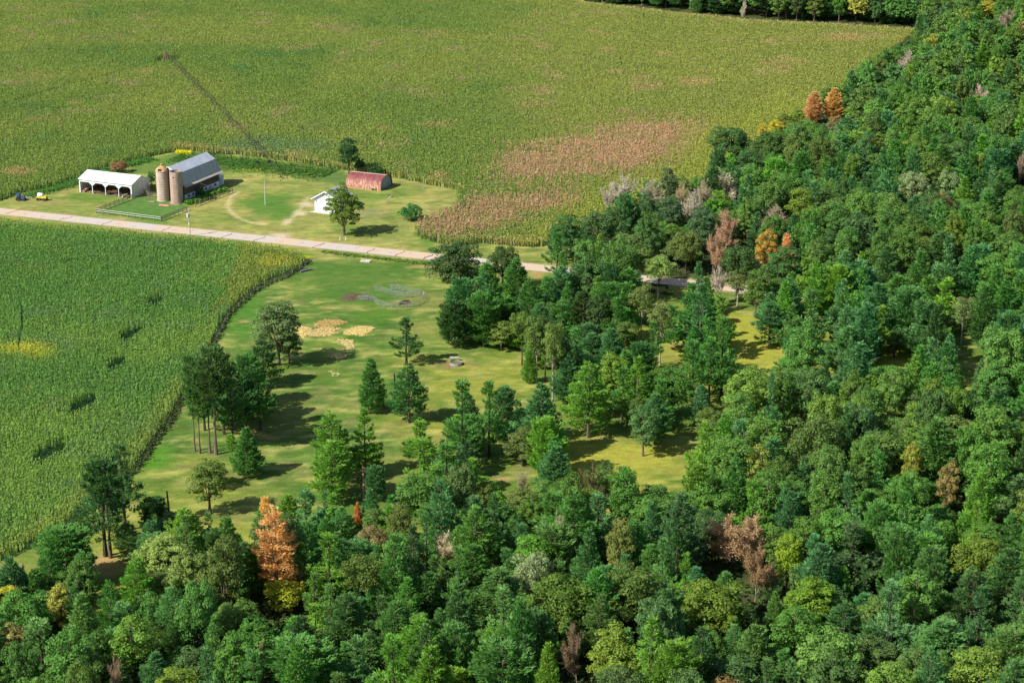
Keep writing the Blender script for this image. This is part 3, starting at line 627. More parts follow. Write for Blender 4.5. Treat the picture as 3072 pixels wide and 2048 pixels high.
T('l', 'P2', 790, 610, 780, 65, 330, pd, 'right of the three tall dark pines with a long side limb')
T('l', 'P4', 430, 950, 420, 590, 370, pg, 'big round dark pine below the maize corner')
T('l', 'O1', 1320, 500, 1330, 175, 230, (0.085, 0.125, 0.030), 'olive oak with reddish trunk at the lower left')
T('l', 'P4', 970, 620, 970, 400, 190, (0.030, 0.075, 0.024), 'dark bushy tree left of the dead snag')
T('r', 'P1', 462, 745, 430, 460, 260, pb, 'bluish pine with reddish foot on the right hand grass')
T('r', 'O4', 1755, 740, 1780, 420, 150, (0.100, 0.140, 0.050), 'pale thin tree with bare trunk at the far right')
T('r', 'M1', 1305, 830, 1300, 650, 170, (0.050, 0.100, 0.030), 'small tree with pale stem in the right wood')
T('r', 'O4', 250, 490, 250, 260, 150, (0.090, 0.110, 0.040), 'thin bare stemmed tree in front of the road at right')
T('r', 'B0', 130, 480, 140, 220, 130, gry, 'grey leafless tree in front of the road at right')
T('r', 'P6', 140, 1110, 90, 560, 270, pg, 'tall pine with long dark trunk on the inner grass')
T('r', 'P6', 60, 1140, 40, 700, 250, pg, 'pine left of the tall dark trunked pine')
# ---- marked trees inside the forest (foot hidden)
T('b', 'P1', 300, 1010, 275, 395, 350, orr, 'large dead orange pine rising from the green forest')
TT('b', 'P3', 210, 310, 11, 70, (.46, .31, .11), 'thin orange pine tip behind the large dead orange pine')
TT('b', 'P0', 835, 350, 5, 60, (.38, .17, .06), 'small orange-red sapling below the clearing', name='dead_sapling', cat='sapling')
TT('b', 'O3', 330, 880, 6, 260, (0.204, 0.224, 0.020), 'yellow-green undergrowth tree at the foot of the orange pine')
TT('n', 'B3', 1670, 470, 12, 370, (.265, .18, .115), 'wide russet twiggy tree in the lower right forest')
TT('n', 'B1', 1830, 690, 11, 200, (.23, .155, .095), 'smaller russet twiggy tree at the foot of the wide one')
TT('n', 'O2', 600, 915, 13, 440, og, 'broad olive oak crown in the front forest')
TT('n', 'O0', 1060, 870, 13, 400, (0.060, 0.098, 0.022), 'darker olive oak right of the broad olive crown')
TT('n', 'O2', 1560, 940, 12, 400, (0.085, 0.130, 0.020), 'spreading yellowish oak right of the darker olive oak')
TT('n', 'M0', 930, 1210, 12, 300, (.120, .170, .028), 'bright yellow-green maple near the bottom edge')
TT('n', 'B1', 700, 1210, 11, 180, (.16, .115, .08), 'brown half bare tree near the bottom edge')
TT('n', 'O2', 420, 740, 12, 260, gg, 'silvery pale green tree in the middle of the front forest')
TT('n', 'O1', 430, 640, 12, 260, ob, 'bright green tree behind the silvery tree')
TT('n', 'B1', 800, 190, 12, 200, (0.110, 0.100, 0.050), 'dull brownish tree below the sunny grass')
TT('n', 'O1', 960, 540, 13, 170, (0.110, 0.130, 0.035), 'tan-green oak in the centre of the forest')
TT('n', 'B2', 585, 480, 14, 90, (0.340, 0.272, 0.224), 'pale dead conifer spike in the centre of the forest')
TT('n', 'B2', 375, 215, 10, 110, (0.220, 0.180, 0.140), 'small leafless tree on the lower sunny grass')
TT('s', 'P2', 760, 560, 15, 420, (0.055, 0.100, 0.040), 'broken old pine with pale bare limbs')
TT('s', 'M0', 500, 890, 13, 350, (0.085, 0.150, 0.018), 'vivid green maple below the broken old pine')
TT('s', 'O1', 350, 650, 11, 170, (0.130, 0.190, 0.018), 'yellow-green round tree right of the russet tree')
TT('s', 'O3', 1370, 170, 12, 130, (.165, .130, .05), 'small brownish tree in the right hand forest')
TT('s', 'O3', 1140, 55, 12, 130, (0.160, 0.170, 0.030), 'yellowish tree above the small brownish tree')
TT('s', 'O2', 1550, 650, 13, 330, (0.085, 0.125, 0.020), 'wide olive oak at the lower right')
TT('s', 'O3', 160, 70, 12, 150, (0.170, 0.190, 0.045), 'pale yellow tree beside the small grass gap')
TT('s', 'O1', 1560, 1340, 12, 330, (.10, .155, .028), 'yellow-green tree in the bottom right corner')
TT('l', 'M0', 1000, 630, 12, 330, (0.150, 0.200, 0.055), 'pale yellow-green aspen in the lower left forest')
TT('l', 'M0', 1180, 700, 13, 260, (0.130, 0.180, 0.050), 'second pale aspen right of the first one')
TT('l', 'O1', 80, 960, 10, 190, (0.250, 0.250, 0.030), 'yellow leafed tree at the left edge')
TT('l', 'O3', 370, 950, 9, 160, (0.220, 0.220, 0.050), 'pale yellow small tree below the big round pine')
TT('l', 'O3', 60, 1180, 9, 170, (0.200, 0.180, 0.070), 'dull tan tree at the left edge')
TT('l', 'P7', 60, 780, 12, 220, pb, 'bluish pine at the left edge below the maize')
TT('l', 'B1', 700, 1400, 11, 100, (0.231, 0.163, 0.129), 'greyish pink bare tree at the bottom edge')
TT('b', 'B2', 190, 1280, 11, 60, (.26, .16, .10), 'thin reddish dead spike near the bottom edge')
TT('b', 'B0', 1420, 540, 9, 200, (.36, .31, .24), 'tangle of pale bare branches behind the front forest')
TT('b', 'O1', 1110, 360, 12, 170, (0.085, 0.110, 0.030), 'olive oak at the lower lip of the clearing')
TT('b', 'M1', 870, 700, 13, 300, (0.065, 0.100, 0.022), 'dark olive oak in the front forest right of the orange pine')
TT('b', 'P6', 640, 560, 14, 330, pk, 'bright layered pine right of the dead orange pine')
# ---- far wood edge
TT('t', 'P7', 975, 605, 11, 120, (.36, .22, .11), 'left of two orange dead pines on the field edge')
TT('t', 'P7', 1105, 580, 12, 130, (.38, .25, .10), 'right of two orange dead pines on the field edge')
TT('t', 'O3', 720, 785, 8, 110, (0.272, 0.238, 0.027), 'yellow small tree on the field edge')
TT('t', 'O3', 630, 815, 7, 60, (0.286, 0.231, 0.034), 'tiny yellow tree left of the yellow small tree')
TT('t', 'O3', 2130, 0, 10, 130, (0.231, 0.218, 0.034), 'yellow tree at the top edge on the right')
TT('t', 'B1', 2245, 60, 11, 110, (0.245, 0.197, 0.170), 'grey bare tree near the top right corner')
TT('t', 'P0', 2090, 290, 13, 150, pk, 'bright cone shaped pine near the top right')
TT('t', 'B2', 500, 0, 10, 50, (0.340, 0.313, 0.272), 'whitish dead tree in the far tree line')
TT('t', 'O0', 430, 850, 12, 300, (0.040, 0.085, 0.025), 'dark round oak at the corner of the wood')
TT('t', 'O0', 700, 880, 12, 280, (0.045, 0.085, 0.022), 'second dark oak behind the corner of the wood')
TT('t', 'O2', 1640, 1130, 12, 200, gg, 'silvery green tree in the right wood')
TT('t', 'O2', 1860, 1120, 12, 170, (0.130, 0.190, 0.080), 'second silvery tree in the right wood')
TT('t', 'B1', 2330, 1000, 12, 90, (0.231, 0.184, 0.150), 'grey bare tree at the right edge')
TT('u', 'B0', 1080, 175, 12, 210, gry, 'leftmost tall grey bare tree against the brown maize')
TT('u', 'B0', 1000, 230, 11, 150, gry, 'low grey bare tree left of the tallest one')
TT('u', 'B0', 1330, 200, 12, 190, (0.258, 0.224, 0.184), 'grey bare tree behind the green wood edge')
TT('u', 'B0', 1530, 215, 12, 130, (0.286, 0.231, 0.150), 'tan grey bare tree on the field edge')
TT('u', 'B0', 1590, 290, 13, 200, gry, 'large grey bare tree in the middle of the dead group')
TT('u', 'B0', 1680, 200, 12, 150, (0.272, 0.231, 0.184), 'grey bare tree below the dark oaks')
TT('u', 'B1', 1880, 430, 13, 230, (0.286, 0.184, 0.136), 'pinkish brown bare tree in the dead group')
TT('u', 'B1', 1760, 560, 14, 150, (0.300, 0.200, 0.140), 'brown thin tree left of the pinkish bare tree')
TT('u', 'B0', 2170, 400, 11, 240, (0.245, 0.197, 0.163), 'greyish bare crown right of the pinkish bare tree')
TT('u', 'B2', 1860, 130, 13, 210, (0.340, 0.306, 0.258), 'dead oak with pale forked limbs')
TT('u', 'O3', 2125, 560, 13, 150, (0.245, 0.150, 0.034), 'orange-brown tree above the road at right')
TT('u', 'P7', 2260, 590, 12, 120, (.44, .26, .13), 'reddish orange tree right of the orange-brown tree')
TT('u', 'O1', 700, 470, 13, 240, (0.036, 0.090, 0.026), 'dark green oak at the left end of the upper wood')
TT('u', 'P6', 640, 580, 13, 190, pg, 'pine below the dark green oak by the road')
TT('u', 'M1', 930, 430, 12, 240, (0.055, 0.100, 0.035), 'grey-green tree right of the dark green oak')
TT('u', 'O1', 1430, 130, 13, 130, (0.055, 0.085, 0.040), 'dull green tree among the grey bare trees')
TT('u', 'O1', 1450, 330, 13, 190, (0.045, 0.085, 0.040), 'dark greyish green tree below the grey bare trees')
TT('u', 'O3', 1280, 290, 12, 120, (0.050, 0.095, 0.040), 'narrow grey-green tree between the bare trees')
TT('u', 'O1', 1660, 420, 13, 220, (0.045, 0.090, 0.040), 'greyish green tree in the middle of the upper wood')
TT('u', 'M0', 1780, 300, 12, 180, ob, 'fresh green round tree right of the bare trees')
TT('u', 'O0', 2170, 470, 13, 190, (0.055, 0.115, 0.025), 'rounded green oak above the orange-brown tree')
TT('u', 'O1', 2240, 680, 13, 260, (0.045, 0.100, 0.030), 'deep green tree below the reddish orange tree')
TT('u', 'P5', 1640, 790, 14, 180, pb, 'bluish pine standing over the road')
TT('u', 'O0', 1920, 680, 13, 250, (0.045, 0.085, 0.025), 'dark round tree right of the bluish pine')
TT('u', 'O1', 2050, 850, 12, 180, (0.065, 0.115, 0.025), 'mid green tree below the dark round tree')
T('c', 'P6', 450, 1180, 440, 620, 300, (.045, .125, .03), 'pine filling the back of the tall group by the maize field')
T('c', 'P6', 300, 1150, 300, 560, 260, (.05, .125, .03), 'pine at the upper left of the tall group by the maize field')
T('c', 'P1', 560, 1120, 560, 640, 300, (.048, .12, .03), 'thick pine in the middle of the tall group behind the bare trunks')
T('c', 'P1', 680, 1080, 690, 640, 260, (.045, .115, .03), 'layered dark pine at the right side of the tall group')
T('c', 'P6', 440, 1060, 400, 500, 280, (.05, .10, .03), 'round topped pine at the back of the tall group')
T('c', 'P4', 660, 960, 650, 560, 240, pg, 'bushy pine between the tall group and the ragged pine')
T('c', 'P6', 800, 1020, 790, 780, 170, pd, 'small dark pine right of the tall group')
TT('n', 'P7', 560, 80, 12, 220, pb, 'bluish pine at the left lip of the lower sunny grass')
TT('m', 'P6', 1700, 590, 12, 150, pg, 'young pine behind the pale trunks')
for i_, (x_t, y_t, w_t, h_t, m_t, c_t, l_t) in enumerate([
 (870, 300, 190, 13, 'P1', pg, 'pine left of the road gap in the upper wood'), (1000, 290, 190, 13, 'P6', pg, 'spreading pine below the road in the upper wood'), (1130, 330, 200, 13, 'P5', pg, 'pointed pine behind the olive pine'), (1330, 290, 170, 13, 'P5', pk, 'slim bright pine in the upper wood'),
 (940, 470, 190, 12, 'P7', pb, 'soft pine above the slim olive tree'), (1330, 430, 170, 12, 'O1', od, 'dark oak between the bare trunks'), (1460, 430, 190, 13, 'P6', pg, 'pine behind the olive bushy tree'), (1420, 640, 180, 11, 'P7', pb, 'bluish pine left of the olive bushy tree'),
 (1210, 780, 170, 11, 'P7', pb, 'bluish pine touching the broad bright pine'), (1500, 900, 190, 12, 'P6', pg, 'pine between the two bright tall pines'),
 (1760, 980, 200, 12, 'P6', pg, 'pine in the dark shade right of the tall bright pine'), (1720, 1080, 190, 11, 'P7', pb, 'bluish pine at the foot of the shaded grove')]):
    TT('m', m_t, x_t, y_t, h_t, w_t, c_t, l_t)
HAND = list(TREES)
# ------------------------------------------------------------------ fill the forest
VIS = [V1[:-19] + [(1251, 566)], V3]
VIS = [[(-400, -300), (1338, -300), (1340, 0), (1500, 15), (1700, 38), (1900, 48), (2118, 62), (2060, 92), (1990, 130), (1935, 175), (1880, 195), (1850, 235), (1790, 262), (1700, 308), (1640, 330), (1615, 400), (1480, 410), (1390, 420), (1380, 490), (1300, 500), (1262, 515), (1248, 560), (1246, 618), (1190, 620), (1110, 600), (1010, 600), (-400, 600)],
       [(-400, 600), (1010, 600), (1012, 800), (1190, 808), (1215, 880), (1265, 925), (1160, 905), (1060, 880), (1020, 930), (940, 1110), (700, 1122), (640, 1125), (560, 1140), (480, 1155), (400, 1170), (350, 1150), (310, 1190), (245, 1200), (200, 1235), (160, 1235), (90, 1262), (40, 1280), (-400, 1300)]]
for fr, pts in [('n', [(640, 70), (820, 20), (1060, 30), (1200, 60), (1390, 50), (1440, 90), (1380, 200), (1320, 330), (1240, 330), (1180, 260), (1130, 280), (1050, 210), (960, 170), (860, 160), (760, 170), (680, 150)]),
                ('n', [(0, 180), (220, 160), (320, 170), (300, 250), (420, 260), (420, 340), (260, 330), (150, 210)]),
                ('m', [(1050, 1260), (1240, 1270), (1500, 1330), (1500, 1400), (1120, 1400)]), ('m', [(1700, 780), (1880, 770), (1870, 900), (1720, 940)]), ('m', [(1620, 590), (1760, 600), (1740, 700), (1640, 740)]),
                ('m', [(830, 880), (1040, 1000), (1110, 1130), (960, 1050), (850, 1000)]), ('m', [(820, 280), (950, 260), (940, 300), (860, 320)]),
                ('m', [(1720, 1320), (1950, 1300), (1900, 1400), (1740, 1480)]), ('m', [(1880, 980), (1960, 1000), (1950, 1090), (1870, 1080)]),
                ('r', [(215, 570), (300, 600), (340, 660), (430, 680), (440, 740), (500, 750), (480, 860), (280, 870), (250, 700)]), ('r', [(710, 650), (800, 560), (808, 640), (740, 690)]), ('r', [(720, 800), (830, 770), (820, 840), (760, 850)]),
                ('r', [(1000, 640), (1050, 595), (1140, 620), (1100, 660)]), ('r', [(1360, 720), (1460, 655), (1450, 720), (1380, 750)]), ('r', [(1280, 840), (1390, 860), (1370, 905), (1290, 880)]),
                ('r', [(1720, 740), (1780, 750), (1870, 800), (1860, 850), (1780, 880), (1720, 790)]), ('r', [(550, 1370), (740, 1340), (690, 1440), (590, 1450)]), ('r', [(1245, 1030), (1320, 1020), (1325, 1065)]), ('r', [(150, 480), (310, 500), (280, 540), (160, 510)]),
                ('r', [(75, 335), (330, 360), (330, 405), (110, 395)]), ('r', [(715, 400), (790, 430), (795, 460), (730, 450)]), ('r', [(1030, 440), (1125, 455), (1090, 490)]), ('r', [(1640, 460), (1700, 470), (1715, 555), (1640, 530)]), ('r', [(1400, 420), (1460, 420), (1430, 450)]),
                ('r', [(85, 900), (150, 950), (130, 1060), (90, 1130)]),
                ('u', [(385, 795), (545, 805), (530, 865), (385, 840)]), ('u', [(345, 700), (550, 700), (560, 790), (380, 790)]), ('u', [(760, 840), (890, 845), (870, 895), (770, 870)]), ('u', [(935, 865), (1020, 875), (970, 910)]), ('u', [(1190, 895), (1245, 890), (1210, 935)]),
                ('u', [(1480, 870), (1590, 880), (1575, 975), (1400, 960)]), ('u', [(1370, 1020), (1540, 1000), (1500, 1050), (1400, 1060)]), ('l', [(140, 760), (230, 740), (220, 850), (150, 850)]), ('l', [(580, 830), (790, 800), (770, 870), (600, 930)]),
                ('t', [(2270, 360), (2352, 340), (2352, 410), (2290, 400)])]:
    VIS.append(F2D(fr, pts))
def covers(pts):
    px = np.array([q[0] for q in pts]); py = np.array([q[1] for q in pts])
    return sum(inpoly(px, py, v).sum() for v in VIS)
boxes = []
for t in HAND:
    if t['h'] < 5: continue
    s_ = PX(t['x'], t['y']); cx, top = toD(t['x'], t['y'], t['h']); _, bot = toD(t['x'], t['y'], 0); special = t['col'][0] > t['col'][1] * 1.25 and t['m'] not in ('B0', 'B2'); f_ = (.85 if special else .45) if t['h'] > 7 else .9; wb = 1.05 if special else .55
    boxes.append((cx - t['r'] * s_ * wb, cx + t['r'] * s_ * wb, top, top + (bot - top) * f_, t['y']))
bx_ = np.array(boxes)
rf = np.random.RandomState(12)
grid = {}
def near(x, y, r):
    i, j = int(x // 8), int(y // 8)
    for a in (-1, 0, 1):
        for b in (-1, 0, 1):
            for (u, v, q) in grid.get((i + a, j + b), ()):
                if (u - x) ** 2 + (v - y) ** 2 < ((q + r) * .88) ** 2: return True
    return False
for t in HAND: grid.setdefault((int(t['x'] // 8), int(t['y'] // 8)), []).append((t['x'], t['y'], t['r'] * .55))
ROADW = np.array(road_c)
def road_d(x, y):
    d = 1e9
    for a, b in zip(ROADW[:-1], ROADW[1:]):
        ab = b - a; t = min(1, max(0, ((x - a[0]) * ab[0] + (y - a[1]) * ab[1]) / (ab @ ab))); d = min(d, math.hypot(x - a[0] - t * ab[0], y - a[1] - t * ab[1]))
    return d
for i_ in range(34):
    xd = 1346 + i_ * 23 + rf.uniform(-5, 5); yd = np.interp(xd, [1340, 1500, 1700, 1900, 2118], [0, 18, 40, 50, 62]) - rf.uniform(3, 7)
    x, y = P('D', xd, yd); r = rf.uniform(3.6, 5.2); h = rf.uniform(12, 16); grid.setdefault((int(x // 8), int(y // 8)), []).append((x, y, r * .8))
    m_t = ['O1', 'M0', 'O3', 'P0', 'P7'][rf.randint(5)]; tree(m_t, x, y, h, r, tuple(np.array((.045, .105, .035)) * rf.uniform(.8, 1.2)), hand=False)
    TREES[-1]['word'] = 'deep green' if m_t[0] != 'P' else 'mid green'; TREES[-1]['u'], TREES[-1]['v'] = toD(x, y, h)
cand = 0
for _ in range(60000):
    y = 262 + (1010 - 262) * rf.uniform() ** 1.05; wd_ = y * .262 + 14; x = rf.uniform(-wd_, wd_)
    h = rf.uniform(11, 17); u0, v0 = toD(x, y, 0); u1, v1 = toD(x, y, h)
    if v0 < 55 and y < 985 and u0 < 1300: continue
    if v1 > 1600: continue
    if road_d(x, y) < 6.5: continue
    zone = vnoise(np.array(x), np.array(y), 34., 41)
    pine_p = .84 if v1 > 950 else (.68 if v1 > 600 else .32)
    pine = rf.uniform() < np.clip(pine_p + (zone - .5) * 1.2, .12, .96)
    if u1 > 1750 and v1 < 260: pine = rf.uniform() < .2
    r = (rf.uniform(2.6, 3.8) if rf.uniform() < .6 else rf.uniform(3.8, 5.2)) if pine else rf.uniform(2.8, 5.6)
    if y > 560: r *= 1.0
    small = rf.uniform() < .22
    if small: h = rf.uniform(7, 10); r *= .72
    if near(x, y, r * .72): continue
    s_ = PX(x, y); R2 = r * s_
    u1, v1 = toD(x, y, h)
    pts = [(u1, v1)]
    for f_ in (.08, .25, .5, .75, .92):
        uu, vv = toD(x, y, h * f_); k_ = (1 - .55 * f_ if pine else (1 - .3 * f_)) * 1.08
        pts += [(uu - R2 * k_, vv), (uu + R2 * k_, vv), (uu, vv)]
    if covers(pts): continue
    px = np.array([q[0] for q in pts]); py = np.array([q[1] for q in pts])
    m = (px[:, None] > bx_[:, 0]) & (px[:, None] < bx_[:, 1]) & (py[:, None] > bx_[:, 2]) & (py[:, None] < bx_[:, 3]) & (bx_[:, 4] > y + .5)
    if m.any(): continue
    grid.setdefault((int(x // 8), int(y // 8)), []).append((x, y, r))
    e = rf.uniform(); hue = vnoise(np.array(x), np.array(y), 26., 77) + rf.uniform(-.22, .22)
    if pine:
        model = ['P0', 'P1', 'P2', 'P4', 'P5', 'P6', 'P7', 'P7', 'P6', 'P1'][rf.randint(10)]
        base = np.array(pb) * .97 if hue > .42 else np.array(pg)
        if e < .12: base = np.array(pk); 
        elif e < .22: base = np.array(pd)
        if v1 > 1150 and e > .5: base = np.array((.072, .155, .044))
        word = 'blue-green' if base[2] > .05 else ('bright green' if base[1] > .18 else ('dark green' if base[1] < .11 else 'mid green'))
    else:
        model = ['O0', 'O1', 'O2', 'O3', 'M0', 'O1', 'M0'][rf.randint(7)]
        if e < .58: base, word = np.array((.062, .130, .028)), 'fresh green'
        elif e < .72: base, word = np.array((.068, .110, .028)), 'olive green'
        elif e < .90: base, word = np.array((.052, .100, .032)), 'deep green'
        elif e < .985: base, word = np.array((.085, .145, .025)), 'light green'
        elif e < .993: base, word = np.array((.17, .19, .04)), 'yellowish'
        else: base, word = np.array((.13, .105, .045)), 'brownish'
        if y > 560 and rf.uniform() < .012: model, base, word = 'B0', np.array(gry), 'grey leafless'
    base = base * rf.uniform(.86, 1.2) * np.array((rf.uniform(.85, 1.2), 1, rf.uniform(.85, 1.15)))
    tree(model, x, y, h, r, tuple(base), None, None, hand=False)
    TREES[-1]['word'] = word; TREES[-1]['v'] = v1; TREES[-1]['u'] = u1
AUTO = [t for t in TREES if not t['hand']]
print('hand', len(HAND), 'auto', len(AUTO), {k_: sum(t['m'][0] == k_ for t in AUTO) for k_ in 'POMB'})
# the largest seen of each kind stand as single trees, the rest become wood masses
def place(t):
    crown, trunk, H_, R_m = MODEL[t['m']]; k_ = t['m'][0]
    root = empty(t['name'] or KIND[k_], (t['x'], t['y'], 0), t['rz'] if t['rz'] is not None else rf.uniform(0, 2 * PI))
    root.scale = (t['r'] / R_m, t['r'] / R_m, t['h'] / H_)
    c = obj('twigs' if k_ == 'B' else ('foliage' if k_ == 'S' else 'crown'), crown, root); c.color = (*[float(q) for q in t['col']], 1)
    s_ = obj('stem' if k_ == 'S' else 'trunk', trunk, root)
    tag(root, t['label'], t['cat'] or CAT[k_], t['group']); t['o'] = root
    return root
for t in HAND: place(t)
near_n = {}
AUTO.sort(key=lambda t: t['y'])
lim = {'P': 300 - sum(t['m'][0] == 'P' for t in HAND), 'O': 300 - sum(t['m'][0] == 'O' for t in HAND), 'M': 300 - sum(t['m'][0] == 'M' for t in HAND), 'B': 60}
single, mass = [], []
for t in AUTO:
    k_ = t['m'][0]; near_n[k_] = near_n.get(k_, 0) + 1
    (single if near_n[k_] <= lim[k_] else mass).append(t)
LAND = []
for t in HAND:
    if t['label'] and t['h'] > 6:
        uu, vv = toD(t['x'], t['y'], t['h'] * .7); LAND.append((uu, vv, t))
MARKS = [(620, 1240, 'the orange dead pine'), (1682, 1230, 'the russet twiggy tree'), (1990, 1250, 'the broken pale limbed pine'), (1262, 1390, 'the broad olive oak crown'), (1490, 1370, 'the darker olive oak'),
         (1660, 1420, 'the spreading yellowish oak'), (1430, 1500, 'the bright yellow-green maple'), (1080, 1300, 'the silvery tree'), (1000, 1240, 'the pale bare branches'), (2050, 1420, 'the vivid green maple'), (2180, 1080, 'the small brownish tree'),
         (2100, 1020, 'the yellowish forest tree'), (2250, 1330, 'the wide olive oak'), (2250, 1500, 'the bottom right corner'), (420, 1270, 'the pale yellow-green aspens'), (30, 1390, 'the left edge yellow tree'), (200, 1360, 'the lower left yellow tree'),
         (250, 1520, 'the greyish pink bare tree'), (690, 1500, 'the thin reddish dead spike'), (960, 1500, 'the bottom edge middle'), (1820, 1520, 'the bottom right edge'), (1290, 1180, 'the pale dead conifer spike'), (1450, 1120, 'the lower sunny grass'), (1840, 1010, 'the small grass gap'),
         (2300, 900, 'the right edge'), (2200, 780, 'the pale thin tree at far right'), (1900, 800, 'the right wood grass gaps'), (1750, 780, 'the bright right grass'), (1300, 720, 'the upper pine clump'), (1500, 690, 'the pale roadside trunks'), (1760, 560, 'the orange-brown tree above the road'),
         (1550, 480, 'the grey bare trees'), (2100, 600, 'the road at far right'), (1700, 400, 'the wood corner oaks'), (1900, 300, 'the two orange dead pines'), (2200, 400, 'the right silvery trees'), (2250, 150, 'the top right corner'), (1950, 150, 'the upper field edge'), (1700, 10, 'the far tree line'), (1100, 1420, 'the front forest hollow'), (800, 1330, 'the bright layered pine')]
groups = {}
for t in single:
    place(t); mk = min(MARKS, key=lambda m: math.hypot(m[0] - t['u'], (m[1] - t['v']) * 1.3)); kd = {'P': 'pine', 'O': 'oak', 'M': 'maple', 'B': 'bare tree'}[t['m'][0]]
    t['kd'] = kd; groups.setdefault((mk[2], kd, t['word']), []).append(t)
ORD = ['leftmost', 'second from left', 'third from left', 'fourth from left', 'fifth from left', 'sixth from left', 'seventh from left', 'eighth from left', 'ninth from left', 'tenth from left', 'eleventh from left', 'twelfth from left', 'thirteenth from left', 'fourteenth from left', 'fifteenth from left', 'sixteenth from left', 'seventeenth from left', 'eighteenth from left']
for (mk, kd, word), ts in groups.items():
    ts.sort(key=lambda t: t['u'])
    for i, t in enumerate(ts):
        lab = f'{word} {kd} near {mk}' if kd != 'bare tree' else f'{word} tree near {mk}'
        if len(ts) > 1: lab = (f'{lab}, {ORD[min(i, 17)]}' if i else f'leftmost {lab}')
        t['o']['label'] = lab; t['o']['group'] = {'pine': 'pines of the forest', 'oak': 'oaks of the forest', 'maple': 'maples of the forest', 'bare tree': 'leafless trees of the forest'}[kd]
print('single', len(single), 'mass', len(mass), 'mass from y', min([t['y'] for t in mass] or [0]))
LOD = {}
def lod(m, b):
    if (m, b) not in LOD: LOD[(m, b)] = SPEC[m][0](b)[0].astype(np.float32)
    return LOD[(m, b)]
for kinds, nm, lab in (('P', 'pine_forest', 'far-off mass of green pines in the right hand forest'), ('OM', 'broadleaf_forest', 'far-off mass of green broadleaf trees in the right hand forest'), ('B', 'bare_forest', 'grey leafless trees in the far forest')):
    Vs, Cs = [], []
    for t in mass:
        if t['m'][0] not in kinds: continue
        d = dist(t['x'], t['y']); b = 1.3 if d < 520 else (1.6 if d < 700 else 2.1)
        V = lod(t['m'], b); a = rf.uniform(0, 2 * PI); ca, sa = math.cos(a), math.sin(a); H_, R_m = SPEC[t['m']][1:3]; sx = t['r'] / R_m
        Vs.append(np.stack([(V[:, 0] * ca - V[:, 1] * sa) * sx + t['x'], (V[:, 0] * sa + V[:, 1] * ca) * sx + t['y'], V[:, 2] * t['h'] / H_], 1)); Cs.append(np.tile(np.array(t['col'], np.float32), (len(V), 1)))
    if Vs:
        Vs = np.concatenate(Vs); print(nm, len(Vs) // 3); o = obj(nm, np_mesh(nm, Vs, np.arange(len(Vs)).reshape(-1, 3), M_wood_leaf, np.concatenate(Cs))); tag(o, lab, 'forest', kind='stuff')
# low undergrowth on the forest floor
ru = np.random.RandomState(44); n_u = 90000; uy = ru.uniform(265, 760, n_u); ux = ru.uniform(-1, 1, n_u) * (uy * .262 + 10)
uu, uv = toD(ux, uy); ok = ~inpoly(uu, uv, V1) & ~inpoly(uu, uv, V3) & ~inpoly(uu + (fbm(ux, uy, 9, 3) - .5) * 160, uv, LAWN) & (uv > 60)
ok &= ru.uniform(0, 1, n_u) < np.clip(420 / uy, .35, 1)
for a_, b_ in zip(ROADW[:-1], ROADW[1:]):
    ab = b_ - a_; t_ = np.clip(((ux - a_[0]) * ab[0] + (uy - a_[1]) * ab[1]) / (ab @ ab), 0, 1); ok &= np.hypot(ux - a_[0] - t_ * ab[0], uy - a_[1] - t_ * ab[1]) > 4.5
ux, uy = ux[ok], uy[ok]; cu = lerp(A((.030, .065, .018)), A((.075, .095, .028)), fbm(ux, uy, 8, 91)); print('undergrowth', len(ux))
o = plants('undergrowth', ux, uy, cu, ru.uniform(.4, 1.5, len(ux)), .55, 5, ru, M_crop, .7); tag(o, 'low green undergrowth on the forest floor', 'undergrowth', kind='stuff')
# ------------------------------------------------------------------ farm buildings
def at(root, w2): root.matrix_world = w2
def frame_root(name, org, ang): return empty(name, (org[0], org[1], 0), ang)
M_blue = simple('pale_blue_paint', (.34, .45, .58), (.45, .55, .66), 1)
M_shedend = simple('pale_grey_sheet', (.56, .55, .54), (.66, .64, .60), .7, sz=.3)
def corrug(name, ca, cb, scale=1.2, rough=.5, metal=.0, axis='X', rib=.5, a=.35, b=.65, sx=1, sy=1, sz=1):
    m, n, bs = newmat(name); c = ramp(n, noise(n, scale, 6, sx, sy, sz), a, b, ca, cb)
    wv = N(n, 'ShaderNodeTexWave', wave_type='BANDS', bands_direction=axis); wv.inputs['Scale'].default_value = rib; tc = N(n, 'ShaderNodeTexCoord'); n.links.new(tc.outputs['Object'], wv.inputs[0])
    c = mul(n, c, ramp(n, wv.outputs[0], .0, .25, (.80, .80, .80), (1, 1, 1))); n.links.new(c, bs.inputs['Base Color'])
    bp = N(n, 'ShaderNodeBump'); bp.inputs['Strength'].default_value = .4; n.links.new(wv.outputs[0], bp.inputs['Height']); n.links.new(bp.outputs[0], bs.inputs['Normal'])
    bs.inputs['Roughness'].default_value = rough; bs.inputs['Metallic'].default_value = metal; return m
